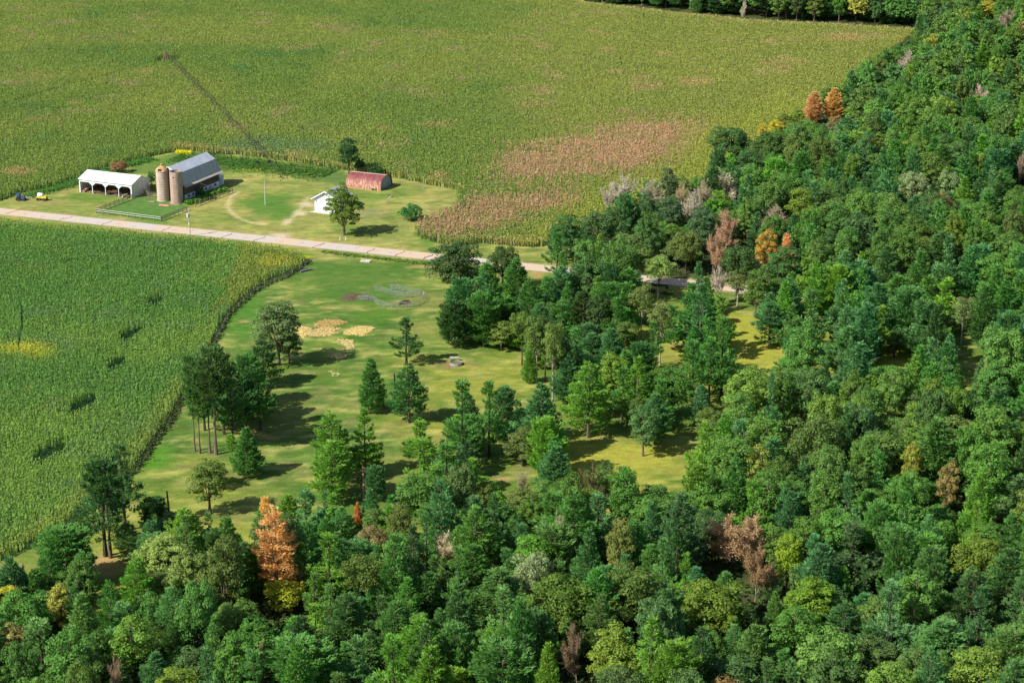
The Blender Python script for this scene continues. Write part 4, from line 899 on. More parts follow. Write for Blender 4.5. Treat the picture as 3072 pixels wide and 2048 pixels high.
# white machine shed: local x along the front, y to the back
FLs, FRs = P('h', 180, 705), P('h', 890, 790)
ang = math.atan2(FRs[1] - FLs[1], FRs[0] - FLs[0]); Ls = math.dist(FLs, FRs); Ds = 9.6
sh = frame_root('machine_shed', FLs, ang); tag(sh, 'long white open-fronted machine shed with three posts at the left of the farmyard', 'shed')
rf_ = MB(); rf_.sheet([(-.35, 4.15), (5.0, 5.85), (9.9, 3.75)], -.25, Ls + .25, .10)
o = rf_.build('roof', corrug('white_roof_sheet', (.80, .81, .82), (.88, .88, .88), .4, .45, axis='Y', rib=.25), sh); o.rotation_euler = (0, 0, 0)
for v in o.data.vertices: v.co = (v.co.y, v.co.x, v.co.z)
o.data.flip_normals()
ew = MB()
for x0 in (0.02, Ls - .12): 
    ew = MB(); n0 = len(ew.v); pr = [(0, 0), (0, 4.10), (5, 5.70), (9.6, 3.75), (9.6, 0)]
    for xx in (x0, x0 + .10):
        for y, z in pr: ew.v.append((xx, y, z))
    for i in range(5): j = (i + 1) % 5; ew.f.append((n0 + i, n0 + j, n0 + 5 + j, n0 + 5 + i)); ew.m.append(0)
    ew.f += [tuple(range(n0, n0 + 5)), tuple(range(n0 + 5, n0 + 10))[::-1]]; ew.m += [0, 0]; ew.build('end_wall', M_shedend, sh)
bw = MB(); bw.box((Ls / 2, 9.55, 1.85), (Ls - .3, .1, 3.7)); bw.build('back_wall', M_shedend, sh)
fa = MB(); nb_ = 4; bayw = Ls / nb_
# front band with cut corners round each bay
for i in range(nb_):
    x0, x1 = i * bayw + .02, (i + 1) * bayw - .02; c_ = 1.15; top = 4.08; low = 3.35
    fa.poly([(x0, -.02, top), (x1, -.02, top), (x1, -.02, low - 1.0), (x1 - c_, -.02, low), (x0 + c_, -.02, low), (x0, -.02, low - 1.0)][::-1]) if i else fa.poly([(x0, -.02, top), (x1, -.02, top), (x1, -.02, low - 1.0), (x1 - c_, -.02, low), (x0 + .15, -.02, low)][::-1])
    fa.poly([(x0, .06, top), (x1, .06, top), (x1, .06, low - 1.0), (x1 - c_, .06, low), (x0 + (c_ if i else .15), .06, low), (x0, .06, low - 1.0)])
fa.build('fascia', M_white, sh)
for i in range(nb_ + 1):
    p_ = MB(); wdt = .34 if i in (0, nb_) else .16; p_.box((min(max(i * bayw, .17), Ls - .17), .0, 1.2 if 0 < i < nb_ else 1.75), (wdt, .2, 2.4 if 0 < i < nb_ else 3.5)); p_.build('post', M_white, sh)
fl = MB(); fl.box((Ls / 2, 4.8, .03), (Ls - .3, 9.3, .06)); fl.build('floor', simple('shed_earth', (.09, .07, .05), (.16, .12, .08), 1), sh)
def local(root, x, y, z=0.0):
    a = root.rotation_euler[2]; return (root.location[0] + x * math.cos(a) - y * math.sin(a), root.location[1] + x * math.sin(a) + y * math.cos(a), z)
# log piles and machines in the shed
rr = random.Random(8)
def logpile(root, x, y, n, ln, label, mat, rad=.16, wdt=2.4, hgt_=.9, grp='piles of wood in the machine shed'):
    e_ = empty('log_pile', local(root, x, y), root.rotation_euler[2]); tag(e_, label, 'log pile', grp)
    for i in range(n):
        m_ = MB(); t = rr.uniform(-1, 1); zz = rad + rr.uniform(0, 1 - abs(t)) * hgt_; a = rr.uniform(-.25, .25); l_ = ln * rr.uniform(.7, 1.1)
        m_.tube([(t * wdt / 2 - math.sin(a) * l_ / 2, -l_ / 2, zz), (t * wdt / 2 + math.sin(a) * l_ / 2, l_ / 2, zz + rr.uniform(-.1, .1))], rad * rr.uniform(.7, 1.1), 6); m_.build('log', mat, e_)
M_log = simple('cut_wood', (.34, .22, .13), (.50, .36, .24), 2)
M_pallet = simple('old_timber', (.26, .20, .15), (.42, .36, .30), 2)
logpile(sh, 2.0, .9, 16, 1.5, 'long heap of split logs in the left bay of the white shed', M_log, .17, 3.4, 1.2)
logpile(sh, 3.9, .4, 9, 1.3, 'orange-brown logs spilling out of the second bay', M_log, .15, 2.2, .7)
logpile(sh, 13.2, .5, 8, 1.3, 'low pile of planks at the foot of the fourth bay', M_pallet, .12, 2.0, .4)
logpile(sh, 16.3, .2, 12, 1.6, 'grey heap of scrap timber at the right end of the white shed', simple('scrap_timber', (.35, .32, .30), (.55, .52, .48), 2), .12, 2.4, 1.2)
def wagon(name, label, cat, loc, rz, body, tank=None, L=3.2):
    e_ = empty(name, loc, rz); tag(e_, label, cat)
    b = MB(); b.box((0, 0, .85), (L, 1.3, .25)); b.box((L * .25, 0, 1.15), (L * .45, 1.1, .5)); b.tube([(L / 2, 0, .7), (L / 2 + 1.2, 0, .45)], .06, 5); b.build('chassis', body, e_)
    if tank:
        t_ = MB(); t_.tube([(-L * .42, 0, 1.6), (-L * .38, 0, 1.6), (L * .1, 0, 1.6), (L * .14, 0, 1.6)], [.4, .62, .62, .4], 14); t_.build('tank', tank, e_, True)
    for sx_ in (-1, 1):
        for sy_ in (-1, 1):
            w_ = MB(); w_.tube([(sx_ * L * .32, sy_ * .7, .45), (sx_ * L * .32, sy_ * .95, .45)], .45, 12); w_.build('wheel', M_dark, e_)
    return e_
M_yel = simple('yellow_paint', (.62, .50, .03), (.70, .58, .05), 1); M_bl = simple('blue_paint', (.03, .07, .16), (.05, .10, .20), 1)
wagon('hay_rake', 'dark rusty implement parked inside the white shed', 'farm implement', local(sh, 10.8, 1.6), ang + .3, simple('rust_paint', (.10, .05, .03), (.22, .11, .06), 2))
px = P('f', 372, 590); wagon('sprayer_trailer', 'yellow farm sprayer with a white tank on the grass at the left edge', 'sprayer', (px[0], px[1], 0), -.25, M_yel, M_white)
px = P('f', 182, 592); wb = empty('farm_tractor', (px[0], px[1], 0), -.2); tag(wb, 'small blue machine parked left of the yellow sprayer', 'tractor')
b = MB(); b.box((.6, 0, 1.0), (1.8, .7, .7)); b.box((-.5, 0, 1.05), (1.0, .9, .5)); b.build('body', M_bl, wb); b = MB(); b.box((-.5, 0, 1.75), (1.0, 1.0, 1.0)); b.build('cab', M_bl, wb)
for x_w, y_w, r_w in ((-.6, .7, .65), (-.6, -.7, .65), (1.2, .55, .4), (1.2, -.55, .4)):
    b = MB(); b.tube([(x_w, y_w - .14, r_w), (x_w, y_w + .14, r_w)], r_w, 14); b.build('wheel', M_dark, wb)
px = P('f', 240, 575); e_ = empty('drawbar_frame', (px[0], px[1], 0), .15); tag(e_, 'low steel frame lying between the blue machine and the yellow sprayer', 'implement')
for k_ in (-.4, .4):
    b = MB(); b.tube([(-1.4, k_, .3), (1.4, k_ * .3, .35)], .07, 5); b.build('beam', M_steel, e_)
# barn: local x along the ridge, y across (negative towards the camera side), origin at the near corner
Cb = np.array(P('h', 1600, 830)); bang = math.radians(65.6); Lb, Wb = 19.2, 9.2
barn = frame_root('gambrel_barn', Cb, bang); tag(barn, 'old gambrel roofed barn with grey roof behind the twin silos', 'barn')
# local +y is to the left of the ridge direction = away from the camera side wall
M_roofhi = corrug('pale_metal_roof', (.44, .49, .58), (.58, .62, .69), .8, .55, axis='X', rib=.30, sy=.35)
M_rooflo = simple('weathered_shingles', (.30, .325, .34), (.50, .515, .50), 1.6, .85, .3, .7, sx=1.6, sy=.3, sz=.3)
M_flare = simple('tan_eave_boards', (.36, .33, .28), (.50, .46, .39), 2)
M_side = simple('barn_boards', (.075, .055, .05), (.19, .125, .11), 2.2, .9, sx=3, sz=.25)
M_whitewash = simple('whitewashed_block', (.52, .53, .55), (.80, .80, .80), 1.1, .9, .3, .55)
M_shade = simple('dark_boards', (.04, .05, .065), (.075, .08, .09), 1)
yc = Wb / 2
def barn_sheet(nm, prof, x0, x1, mat, th=.10):
    m_ = MB(); pr = prof + [(y, z - th) for y, z in reversed(prof)]
    n0 = 0
    for xx in (x0, x1):
        for y, z in pr: m_.v.append((xx, y, z))
    k_ = len(pr)
    for i in range(k_): j = (i + 1) % k_; m_.f.append((i, j, k_ + j, k_ + i)); m_.m.append(0)
    m_.f += [tuple(range(k_))[::-1], tuple(range(k_, 2 * k_))]; m_.m += [0, 0]
    return m_.build(nm, mat, barn)
barn_sheet('upper_roof', [(yc - 3.1, 8.35), (yc, 10.25), (yc + 3.1, 8.35)], -.9, Lb + .9, M_roofhi)
barn_sheet('lower_roof', [(yc - 5.05, 5.05), (yc - 3.12, 8.30)], -.85, Lb + .85, M_rooflo)
barn_sheet('lower_roof', [(yc + 3.12, 8.30), (yc + 5.05, 5.05)], -.85, Lb + .85, M_rooflo)
barn_sheet('eave', [(yc - 5.95, 4.55), (yc - 5.08, 5.0)], -.8, Lb + .8, M_flare)
barn_sheet('eave', [(yc + 5.08, 5.0), (yc + 5.95, 4.55)], -.8, Lb + .8, M_flare)
gp = [(0.03, 0), (0.03, 4.9), (yc - 4.55, 5.5), (yc - 3.0, 8.1), (yc, 9.95), (yc + 3.0, 8.1), (yc + 4.55, 5.5), (Wb - .03, 4.9), (Wb - .03, 0)]
for x0 in (.0, Lb - .12):
    m_ = MB(); k_ = len(gp)
    for xx in (x0, x0 + .12):
        for y, z in gp: m_.v.append((xx, y, z))
    for i in range(k_): j = (i + 1) % k_; m_.f.append((i, j, k_ + j, k_ + i)); m_.m.append(0)
    m_.f += [tuple(range(k_))[::-1], tuple(range(k_, 2 * k_))]; m_.m += [0, 0]
    m_.build('gable_wall', M_side, barn)
# trim on the near gable
m_ = MB()
for a, b2 in (((yc - 3.1, 8.35), (yc, 10.25)), ((yc, 10.25), (yc + 3.1, 8.35))): m_.tube([(-.93, a[0], a[1] - .05), (-.93, b2[0], b2[1] - .05)], .14, 4)
m_.build('gable_trim', M_white, barn)
m_ = MB(); m_.tube([(-.7, yc - .3, 9.6), (-1.6, yc - 1.5, 9.1)], .25, 8); m_.build('hay_hood', M_steel, barn)
for yw in (.0, Wb):
    m_ = MB(); m_.box((Lb / 2, yw, 3.35), (Lb - .1, .14, 3.1)); m_.build('board_wall', M_side, barn)
    m_ = MB(); m_.box((Lb / 2, yw, .9), (Lb - .1, .22, 1.8)); m_.build('block_wall', M_whitewash, barn)
for xw in (2.2, 4.6, 9.2, 11.6, 14.0, 16.8):
    m_ = MB(); m_.box((xw, -.13, 1.15), (.95, .06, .75)); w_ = m_.build('window', simple('window_frame', (.30, .29, .27), (.42, .40, .38)) if xw == 2.2 else bpy.data.materials['window_frame'], barn)
    m_ = MB(); m_.box((xw, -.17, 1.15), (.78, .03, .58)); m_.build('pane', M_shade, w_)
m_ = MB(); m_.box((6.8, -.14, 1.5), (2.2, .10, 3.0)); m_.build('door', M_shade, barn)
for xw in (13, 15.6, 17.6):
    m_ = MB(); m_.box((xw, -.10, 3.2), (.9, .08, 1.0)); m_.build('hatch', M_shade, barn)
m_ = MB(); m_.tube([(8.3, -.25, 3.6), (11.4, -2.1, 1.9)], .06, 5); m_.build('brace_pole', M_white, barn)
m_ = MB(); m_.poly([(-.86, yc - 5.0, 5.0), (-.02, yc - 5.0, 5.0), (-.02, yc - 4.2, 6.4), (-.86, yc - 4.2, 6.4)]); m_.build('soffit', M_shade, barn)
# milk house: small pale blue lean-to at the far corner
mh = empty('milk_house', tuple(local(barn, Lb + .8, .6)), bang); tag(mh, 'tiny pale blue lean-to against the far end of the barn', 'shed')
m_ = MB(); m_.box((1.2, 1.5, 1.35), (2.4, 3.6, 2.7)); m_.build('wall', M_blue, mh); m_ = MB(); m_.box((1.25, 1.5, 2.78), (2.9, 4.1, .12)); m_.build('roof', M_white, mh); m_ = MB(); m_.box((1.9, -.33, 1.1), (.8, .06, 2.1)); m_.build('door', M_white, mh)
# silos
def silo(name_label, fx, fy, r, h, dome_, col1, col2, bands):
    c = P('h', fx, fy); e_ = empty('silo', (c[0], c[1] + r, 0)); tag(e_, name_label, 'silo', 'twin silos beside the barn')
    m, n, bs = newmat('silo_staves'); c_ = ramp(n, noise(n, 1.3, 6, 1, 1, .35), .35, .65, col1, col2)
    bk = N(n, 'ShaderNodeTexWave', wave_type='BANDS', bands_direction='Z'); bk.inputs['Scale'].default_value = bands; tc = N(n, 'ShaderNodeTexCoord'); n.links.new(tc.outputs['Object'], bk.inputs[0])
    c_ = mul(n, c_, ramp(n, bk.outputs[0], .0, .2, (.68, .66, .64), (1, 1, 1))); n.links.new(c_, bs.inputs['Base Color']); bs.inputs['Roughness'].default_value = .9
    b_ = MB(); b_.lathe([(r + .12, 0), (r + .12, .35), (r, .36), (r, h), (r - .18, h), (r - .18, h - 2.0)], 40); b_.build('wall', m, e_, False)
    for k_ in range(int(h / .75)):
        b_ = MB(); b_.lathe([(r + .002, .6 + k_ * .75), (r + .03, .62 + k_ * .75), (r + .03, .66 + k_ * .75), (r + .002, .68 + k_ * .75)], 40); b_.build('hoop', bpy.data.materials.get('hoop_rust') or simple('hoop_rust', (.20, .15, .12), (.32, .25, .2), 2), e_)
    if dome_:
        md = simple('rusty_dome', (.42, .22, .10), (.60, .36, .17), 1.2, .75); b_ = MB()
        b_.lathe([(r + .10, h - .05), (r + .06, h + .12), (r * .86, h + .62), (r * .62, h + 1.05), (r * .36, h + 1.36), (.30, h + 1.48), (.27, h + 1.80), (.42, h + 1.86), (.36, h + 2.05), (.0, h + 2.16)], 32); d_ = b_.build('dome', md, e_)
        b_ = MB(); b_.box((-.45, -r * .84, h + .50), (.95, .5, .55), rz=-.2); b_.build('hatch', M_dark, d_)
        b_ = MB(); b_.box((.1, -r * .97, h + .14), (1.5, .08, .12)); b_.build('hatch_sill', M_white, d_)
    else:
        b_ = MB(); b_.lathe([(0, h - 1.6), (r - .19, h - 1.6)], 32); b_.build('fill', M_dark, e_)
        b_ = MB(); b_.box((-.55, -r - .0, h - 1.5), (.35, .12, .3)); b_.build('opening', M_dark, e_)
    return e_
silo('rear left silo with a rusty orange dome', 1302, 838, 1.86, 9.1, True, (.46, .36, .29), (.60, .49, .41), 1.2)
silo('front right silo with an open top and brown staves', 1488, 876, 1.86, 9.75, False, (.36, .245, .19), (.50, .375, .30), 2.0)
m_ = simple('brown_spill', (.24, .15, .10), (.36, .24, .16), 1)
def heap(name, label, cat, fr, x, y, rx, ry, hz, mat, n=9, seed=1, grp=None):
    """uneven low mound"""
    c = P(fr, x, y); r_ = random.Random(seed); b_ = MB(); k_ = 18; rings = 5
    for i in range(rings + 1):
        t = i / rings
        for j in range(k_):
            a = 2 * PI * j / k_; w_ = 1 + .22 * math.sin(a * 3 + seed) + .14 * math.sin(a * 5 + seed * 2); b_.v.append((math.cos(a) * rx * w_ * (1 - t), math.sin(a) * ry * w_ * (1 - t), hz * math.sin(t * PI / 2) * (1 + r_.uniform(-.2, .2)) if i else -.02))
    for i in range(rings):
        for j in range(k_): b_.f.append((i * k_ + j, i * k_ + (j + 1) % k_, (i + 1) * k_ + (j + 1) % k_, (i + 1) * k_ + j)); b_.m.append(0)
    o = b_.build(name, mat, None, False); o.location = (c[0], c[1], 0); return tag(o, label, cat, grp)
heap('silage_heap', 'brown spill at the foot of the front silo', 'heap', 'h', 1500, 862, 2.6, 1.6, .35, m_)
M_plank = simple('rusty_sheet', (.40, .20, .13), (.56, .34, .24), 2)
for fr, x, y, lx, ly, rz, lab, mt_ in [('h', 1320, 895, 3.4, 1.3, -.3, 'rusty sheets lying on the grass in front of the silos', M_plank), ('h', 1140, 850, 2.0, 1.0, .3, 'pale boards lying left of the rusty sheets', M_pallet)]:
    c = P(fr, x, y); e_ = empty('board_stack', (c[0], c[1], 0), rz); tag(e_, lab, 'boards', 'boards lying in the pen')
    for k_ in range(4): b_ = MB(); b_.box((rr.uniform(-.3, .3), (k_ - 1.5) * ly / 4, .12 + k_ * .05), (lx * rr.uniform(.8, 1), ly / 3.4, .06), rz=rr.uniform(-.08, .08)); b_.build('board', mt_, e_)
# board fences
def fence(label, pts, H_=1.42, rails=3, step=2.15, mat=None, group='board fences of the pen', name='board_fence', post=.16, rail_h=.15, top_pale=None):
    mat = mat or M_grey_wood; a0 = pts[0]; e_ = empty(name, (a0[0], a0[1], 0)); tag(e_, label, 'fence', group)
    for a, b2 in zip(pts[:-1], pts[1:]):
        L = math.dist(a, b2); n = max(1, round(L / step)); an = math.atan2(b2[1] - a[1], b2[0] - a[0])
        for i in range(n + 1):
            x = a[0] + (b2[0] - a[0]) * i / n - a0[0]; y = a[1] + (b2[1] - a[1]) * i / n - a0[1]
            b_ = MB(); b_.box((x, y, H_ / 2 - .1), (post, post, H_ + .2), an); b_.build('post', mat, e_)
            if i < n:
                for k_ in range(rails):
                    zz = H_ - .12 - k_ * (H_ - .3) / rails; xm = x + (b2[0] - a[0]) / n / 2; ym = y + (b2[1] - a[1]) / n / 2
                    nx_, ny_ = math.sin(an) * .105, -math.cos(an) * .105
                    b_ = MB(); b_.box((xm + nx_, ym + ny_, zz + rr.uniform(-.02, .02)), (L / n - .01, .045, rail_h), an + rr.uniform(-.006, .006)); b_.build('rail', top_pale or mat, e_)
    return e_
PALE = simple('bleached_rail', (.40, .42, .36), (.58, .60, .52), 3)
DKW = simple('brown_rail', (.13, .105, .085), (.24, .20, .165), 3)
fence('front run of the board fence with bleached rails along the road', [P('h', 400, 992), P('h', 1278, 1103)], mat=DKW, top_pale=PALE, rails=2, rail_h=.13, post=.24)
fence('left run of the board fence from the corner to the white shed', [P('h', 402, 985), P('h', 885, 800)], mat=DKW)
fence('right run of the board fence towards the barn', [P('h', 1282, 1098), P('h', 1630, 962)], mat=DKW)
fence('far run of the board fence below the barn wall', [P('h', 1750, 905), P('h', 2130, 760), P('h', 2252, 712)], mat=DKW)
fence('short gate of grey boards between the white shed and the silos', [P('h', 1050, 735), P('h', 1115, 775), P('h', 1215, 782)], mat=DKW, H_=1.7, rails=4)
logpile(barn, 15.5, -3.4, 12, 1.8, 'heap of reddish boards at the far end of the fenced strip', simple('reddish_boards', (.36, .22, .18), (.56, .42, .36), 2), .10, 3.0, .9, 'piles beside the barn')
# garage
G0 = P('k', 315, 1135); ga = math.radians(-22); gar = frame_root('garage', G0, ga); tag(gar, 'white garage with a big white door behind the yard maple', 'garage')
M_siding = corrug('white_siding', (.62, .64, .74), (.70, .72, .80), .6, .6, axis='Z', rib=1.6)
GW, GD = 7.4, 8.6
for y0 in (0, GD - .12):
    m_ = MB(); pr = [(0, 0), (0, 3.95), (GW / 2, 5.95), (GW, 3.95), (GW, 0)]
    for yy in (y0, y0 + .12):
        for x, z in pr: m_.v.append((x, yy, z))
    for i in range(5): j = (i + 1) % 5; m_.f.append((i, j, 5 + j, 5 + i)); m_.m.append(0)
    m_.f += [(0, 1, 2, 3, 4), (9, 8, 7, 6, 5)]; m_.m += [0, 0]; m_.build('gable_wall', M_siding, gar)
for x0 in (.06, GW - .06): m_ = MB(); m_.box((x0, GD / 2, 1.97), (.12, GD - .3, 3.9)); m_.build('side_wall', M_siding, gar)
m_ = MB(); m_.sheet([(-.85, 3.55), (GW / 2, 6.12), (GW + .85, 3.55)], -.5, GD + .4, .10); m_.build('roof', simple('grey_shingles', (.38, .40, .46), (.50, .52, .57), 2), gar)
m_ = MB()
for sx_ in (-1, 1): m_.tube([(GW / 2, -.53, 6.08), (GW / 2 + sx_ * (GW / 2 + .9), -.53, 3.48)], .17, 4)
m_.build('verge_board', M_white, gar)
m_ = MB(); m_.box((4.2, -.04, 1.72), (5.3, .08, 3.44)); d_ = m_.build('door', M_white, gar)
for k_ in range(1, 5): m_ = MB(); m_.box((4.2, -.085, k_ * .69), (5.28, .012, .025)); m_.build('panel_joint', M_grey_wood, d_)
m_ = MB(); m_.box((4.2, -.05, 3.5), (5.5, .10, .07)); m_.box((1.5, -.05, 1.75), (.07, .10, 3.5)); m_.box((6.9, -.05, 1.75), (.07, .10, 3.5)); m_.build('door_frame', M_grey_wood, gar)
m_ = MB(); m_.box((.55, -.12, 3.1), (.2, .24, .3)); m_.build('lamp', M_steel, gar)
m_ = MB(); m_.poly([(-.9, -2.2, .05), (7.2, -2.3, .05), (7.6, -.02, .05), (.2, -.02, .05)]); m_.poly([(-.9, -2.2, 0), (7.2, -2.3, 0), (7.2, -2.3, .05), (-.9, -2.2, .05)]); pad = m_.build('concrete_pad', M_conc); pad.location = (*G0, 0); pad.rotation_euler = (0, 0, ga); tag(pad, 'grey concrete pad in front of the garage door', 'concrete pad')
# rusty roofed shed, rounded gothic roof to the ground
R0 = P('k', 1265, 850); ra_ = math.radians(-22); rs_e = frame_root('rusty_roof_shed', R0, ra_); tag(rs_e, 'low old shed with a red rusted arched metal roof', 'shed')
RL, RD = 11.4, 8.7
m, n, bs = newmat('rusted_red_sheet')
c1 = ramp(n, noise(n, .9, 8, 1.6, .5, .5), .42, .56, (.19, .042, .048), (.25, .08, .07))
c2 = ramp(n, noise(n, 2.2, 6, 2.2, .35, .35), .45, .62, (.30, .10, .06), (.62, .42, .30))
tc = N(n, 'ShaderNodeTexCoord'); sp = N(n, 'ShaderNodeSeparateXYZ'); n.links.new(tc.outputs['Object'], sp.inputs[0])
ns = noise(n, 1.5, 6, 2.5, .3, .15); ad = N(n, 'ShaderNodeMath', operation='MULTIPLY_ADD'); n.links.new(ns, ad.inputs[0]); ad.inputs[1].default_value = 5.0; n.links.new(sp.outputs[2], ad.inputs[2])
mr = N(n, 'ShaderNodeMapRange'); mr.inputs[1].default_value = 5.2; mr.inputs[2].default_value = 4.2; n.links.new(ad.outputs[0], mr.inputs[0])
mx = N(n, 'ShaderNodeMix', data_type='RGBA'); n.links.new(mr.outputs[0], mx.inputs[0]); n.links.new(c1, mx.inputs[6]); n.links.new(c2, mx.inputs[7]); n.links.new(mx.outputs[2], bs.inputs['Base Color']); bs.inputs['Roughness'].default_value = .7
prof = [(0, .0), (.12, 1.0), (.40, 2.1), (.95, 3.0), (1.9, 3.5), (3.1, 3.85), (4.35, 4.0), (5.6, 3.85), (6.8, 3.5), (7.75, 3.0), (8.3, 2.1), (8.58, 1.0), (8.7, 0)]
def along_x(prof_, x0, x1, th):
    m_ = MB(); inner = [(y + (RD / 2 - y) * .015, z - th) for y, z in reversed(prof_)]; pr = prof_ + inner; k_ = len(pr)
    for xx in (x0, x1):
        for y, z in pr: m_.v.append((xx, y, z))
    for i in range(k_): j = (i + 1) % k_; m_.f.append((i, j, k_ + j, k_ + i)); m_.m.append(0)
    n_ = len(prof_)
    for i in range(n_ - 1):
        for q in (0, k_): m_.f.append((q + i, q + i + 1, q + k_ - 2 - i, q + k_ - 1 - i)); m_.m.append(0)
    return m_
along_x(prof, -RL, .35, .10).build('roof', m, rs_e)
gp2 = [(y + (RD / 2 - y) * .03, max(0, z - .12)) for y, z in prof]
for x0 in (-.15, -RL + .1):
    m_ = MB(); k_ = len(gp2); n0 = 0
    for xx in (x0, x0 + .1):
        for y, z in gp2: m_.v.append((xx, y, z))
    for i in range(k_): j = (i + 1) % k_; m_.f.append((n0 + i, n0 + j, n0 + k_ + j, n0 + k_ + i)); m_.m.append(0)
    m_.f += [tuple(range(n0, n0 + k_))[::-1], tuple(range(n0 + k_, n0 + 2 * k_))]; m_.m += [0, 0]; m_.build('end_wall', bpy.data.materials.get('grey_block_wall') or simple('grey_block_wall', (.26, .27, .27), (.42, .42, .41), 1.2), rs_e)
m_ = MB(); m_.tube([(-RL, RD / 2, 4.08), (.35, RD / 2, 4.08)], .09, 5); m_.build('ridge_cap', simple('pale_ridge', (.6, .5, .46), (.7, .6, .55)), rs_e)
m_ = MB(); m_.box((-.02, RD * .45, 1.3), (.06, 2.4, 2.6)); m_.build('door', simple('grey_door', (.30, .33, .36), (.38, .41, .44)), rs_e)
m_ = MB()
for xw in (-1.2, -1.9, -2.5): m_.box((xw, -.02, .35), (.4, .1, .5))
m_.build('rust_hole', M_dark, rs_e)
# poles
def pole(label, fr, bx, by, tx, ty, arm, trans=False):
    c = P(fr, bx, by); h = hgt(fr, c[1], tx, ty); e_ = empty('utility_pole', (c[0], c[1], 0)); tag(e_, label, 'utility pole')
    b_ = MB(); b_.tube([(0, 0, -.2), (0, 0, h)], [.17, .12], 8); b_.build('mast', simple('grey_pole', (.42, .39, .35), (.55, .52, .47), 3), e_)
    if arm: b_ = MB(); b_.box((0, 0, h - .5), (1.3, .1, .12)); b_.build('crossarm', M_grey_wood, e_)
    if trans:
        b_ = MB(); b_.tube([(-.38, -.1, h - 1.9), (-.38, -.1, h - .9)], .24, 12); b_.build('transformer', M_white, e_)
        b_ = MB(); b_.box((-.1, -.1, h - 3.9), (.28, .2, .5)); b_.build('meter_box', M_white, e_)
    return e_
pole('grey utility pole standing alone in the middle of the farmyard', 'g', 577, 690, 563, 478, False)
pole('roadside utility pole with a white transformer drum', 'f', 1676, 905, 1666, 680, False, True)
for x, lab in ((1234, 'left of two short white marker posts by the maple'), (1284, 'right of two short white marker posts by the maple')):
    c = P('g', x, 1003); e_ = empty('marker_post', (c[0], c[1], 0)); tag(e_, lab, 'marker post', 'white marker posts'); b_ = MB(); b_.box((0, 0, .5), (.16, .16, 1.0)); b_.build('post', M_white, e_); b_ = MB(); b_.box((0, 0, 1.03), (.2, .2, .08)); b_.build('cap', M_white, e_)
c1, c2 = P('k', 1885, 1130), P('k', 1978, 1160); e_ = empty('clothes_line', (c1[0], c1[1], 0)); tag(e_, 'thin pale pole frame between the round bush and the brown maize', 'clothes line')
h_ = 1.9; d_ = (c2[0] - c1[0], c2[1] - c1[1])
for q in ((0, 0), d_): b_ = MB(); b_.tube([(q[0], q[1], 0), (q[0], q[1], h_)], .05, 5); b_.build('upright', PALE, e_)
b_ = MB(); b_.tube([(0, 0, h_), (d_[0], d_[1], h_)], .04, 5); b_.build('crossbar', PALE, e_)
c = P('k', 1430, 945); e_ = empty('boulder_planter', (c[0], c[1], 0)); tag(e_, 'small grey boulder with a dark stump on the lawn right of the rusty shed', 'boulder')
def rock(name, mat, parent, c, s, seed):
    r_ = random.Random(seed); b_ = MB(); b_.lathe([(0, s[2]), (.5, s[2] * .85), (.9, s[2] * .45), (1, 0), (.9, -.1)], 10); b_.v = [(c[0] + x * s[0] * r_.uniform(.8, 1.2), c[1] + y * s[1] * r_.uniform(.8, 1.2), c[2] + z * r_.uniform(.85, 1.1)) for x, y, z in b_.v]; return b_.build(name, mat, parent)
rock('rock', simple('grey_stone', (.24, .22, .21), (.36, .33, .31), 3), e_, (0, 0, 0), (.65, .5, .6), 2); rock('stump', M_bark_dark, e_, (-.5, .5, 0), (.35, .3, .9), 4)
heap('weed_patch', 'small grey-green pile on the lawn near the field corner', 'heap', 'k', 1880, 805, 1.5, .9, .2, simple('grey_green', (.12, .14, .08), (.2, .2, .12), 2), seed=3)
for i, (fr, x, y) in enumerate([('p', 603, 100), ('p', 700, 105)]):
    c = P(fr, x, y); e_ = empty('fence_post', (c[0], c[1], 0)); tag(e_, ['brown gate post on the near side of the road', 'grey gate post right of the brown one'][i], 'fence post', 'gate posts by the road'); b_ = MB(); b_.tube([(0, 0, -.2), (0, 0, 1.3)], [.14, .11], 6); b_.build('shaft', DKW if i == 0 else M_grey_wood, e_)
# wire fence along the near maize
wf = [P('D', *q) for q in ((713, 602), (689, 621), (655, 640), (608, 658), (560, 694), (524, 730), (490, 798))]
e_ = empty('wire_fence', (*wf[0], 0)); tag(e_, 'thin wire fence on grey posts along the paddock edge of the maize', 'fence')
for a, b2 in zip(wf[:-1], wf[1:]):
    n_ = int(math.dist(a, b2) / 5) + 1
    for i in range(n_):
        x = a[0] + (b2[0] - a[0]) * i / n_ - wf[0][0]; y = a[1] + (b2[1] - a[1]) * i / n_ - wf[0][1]; b_ = MB(); b_.tube([(x, y, 0), (x, y, 1.35)], .07, 5); b_.build('post', M_grey_wood, e_)
    for z in (.6, 1.2): b_ = MB(); b_.tube([(a[0] - wf[0][0], a[1] - wf[0][1], z), (b2[0] - wf[0][0], b2[1] - wf[0][1], z)], .018, 4); b_.build('wire', M_steel, e_)
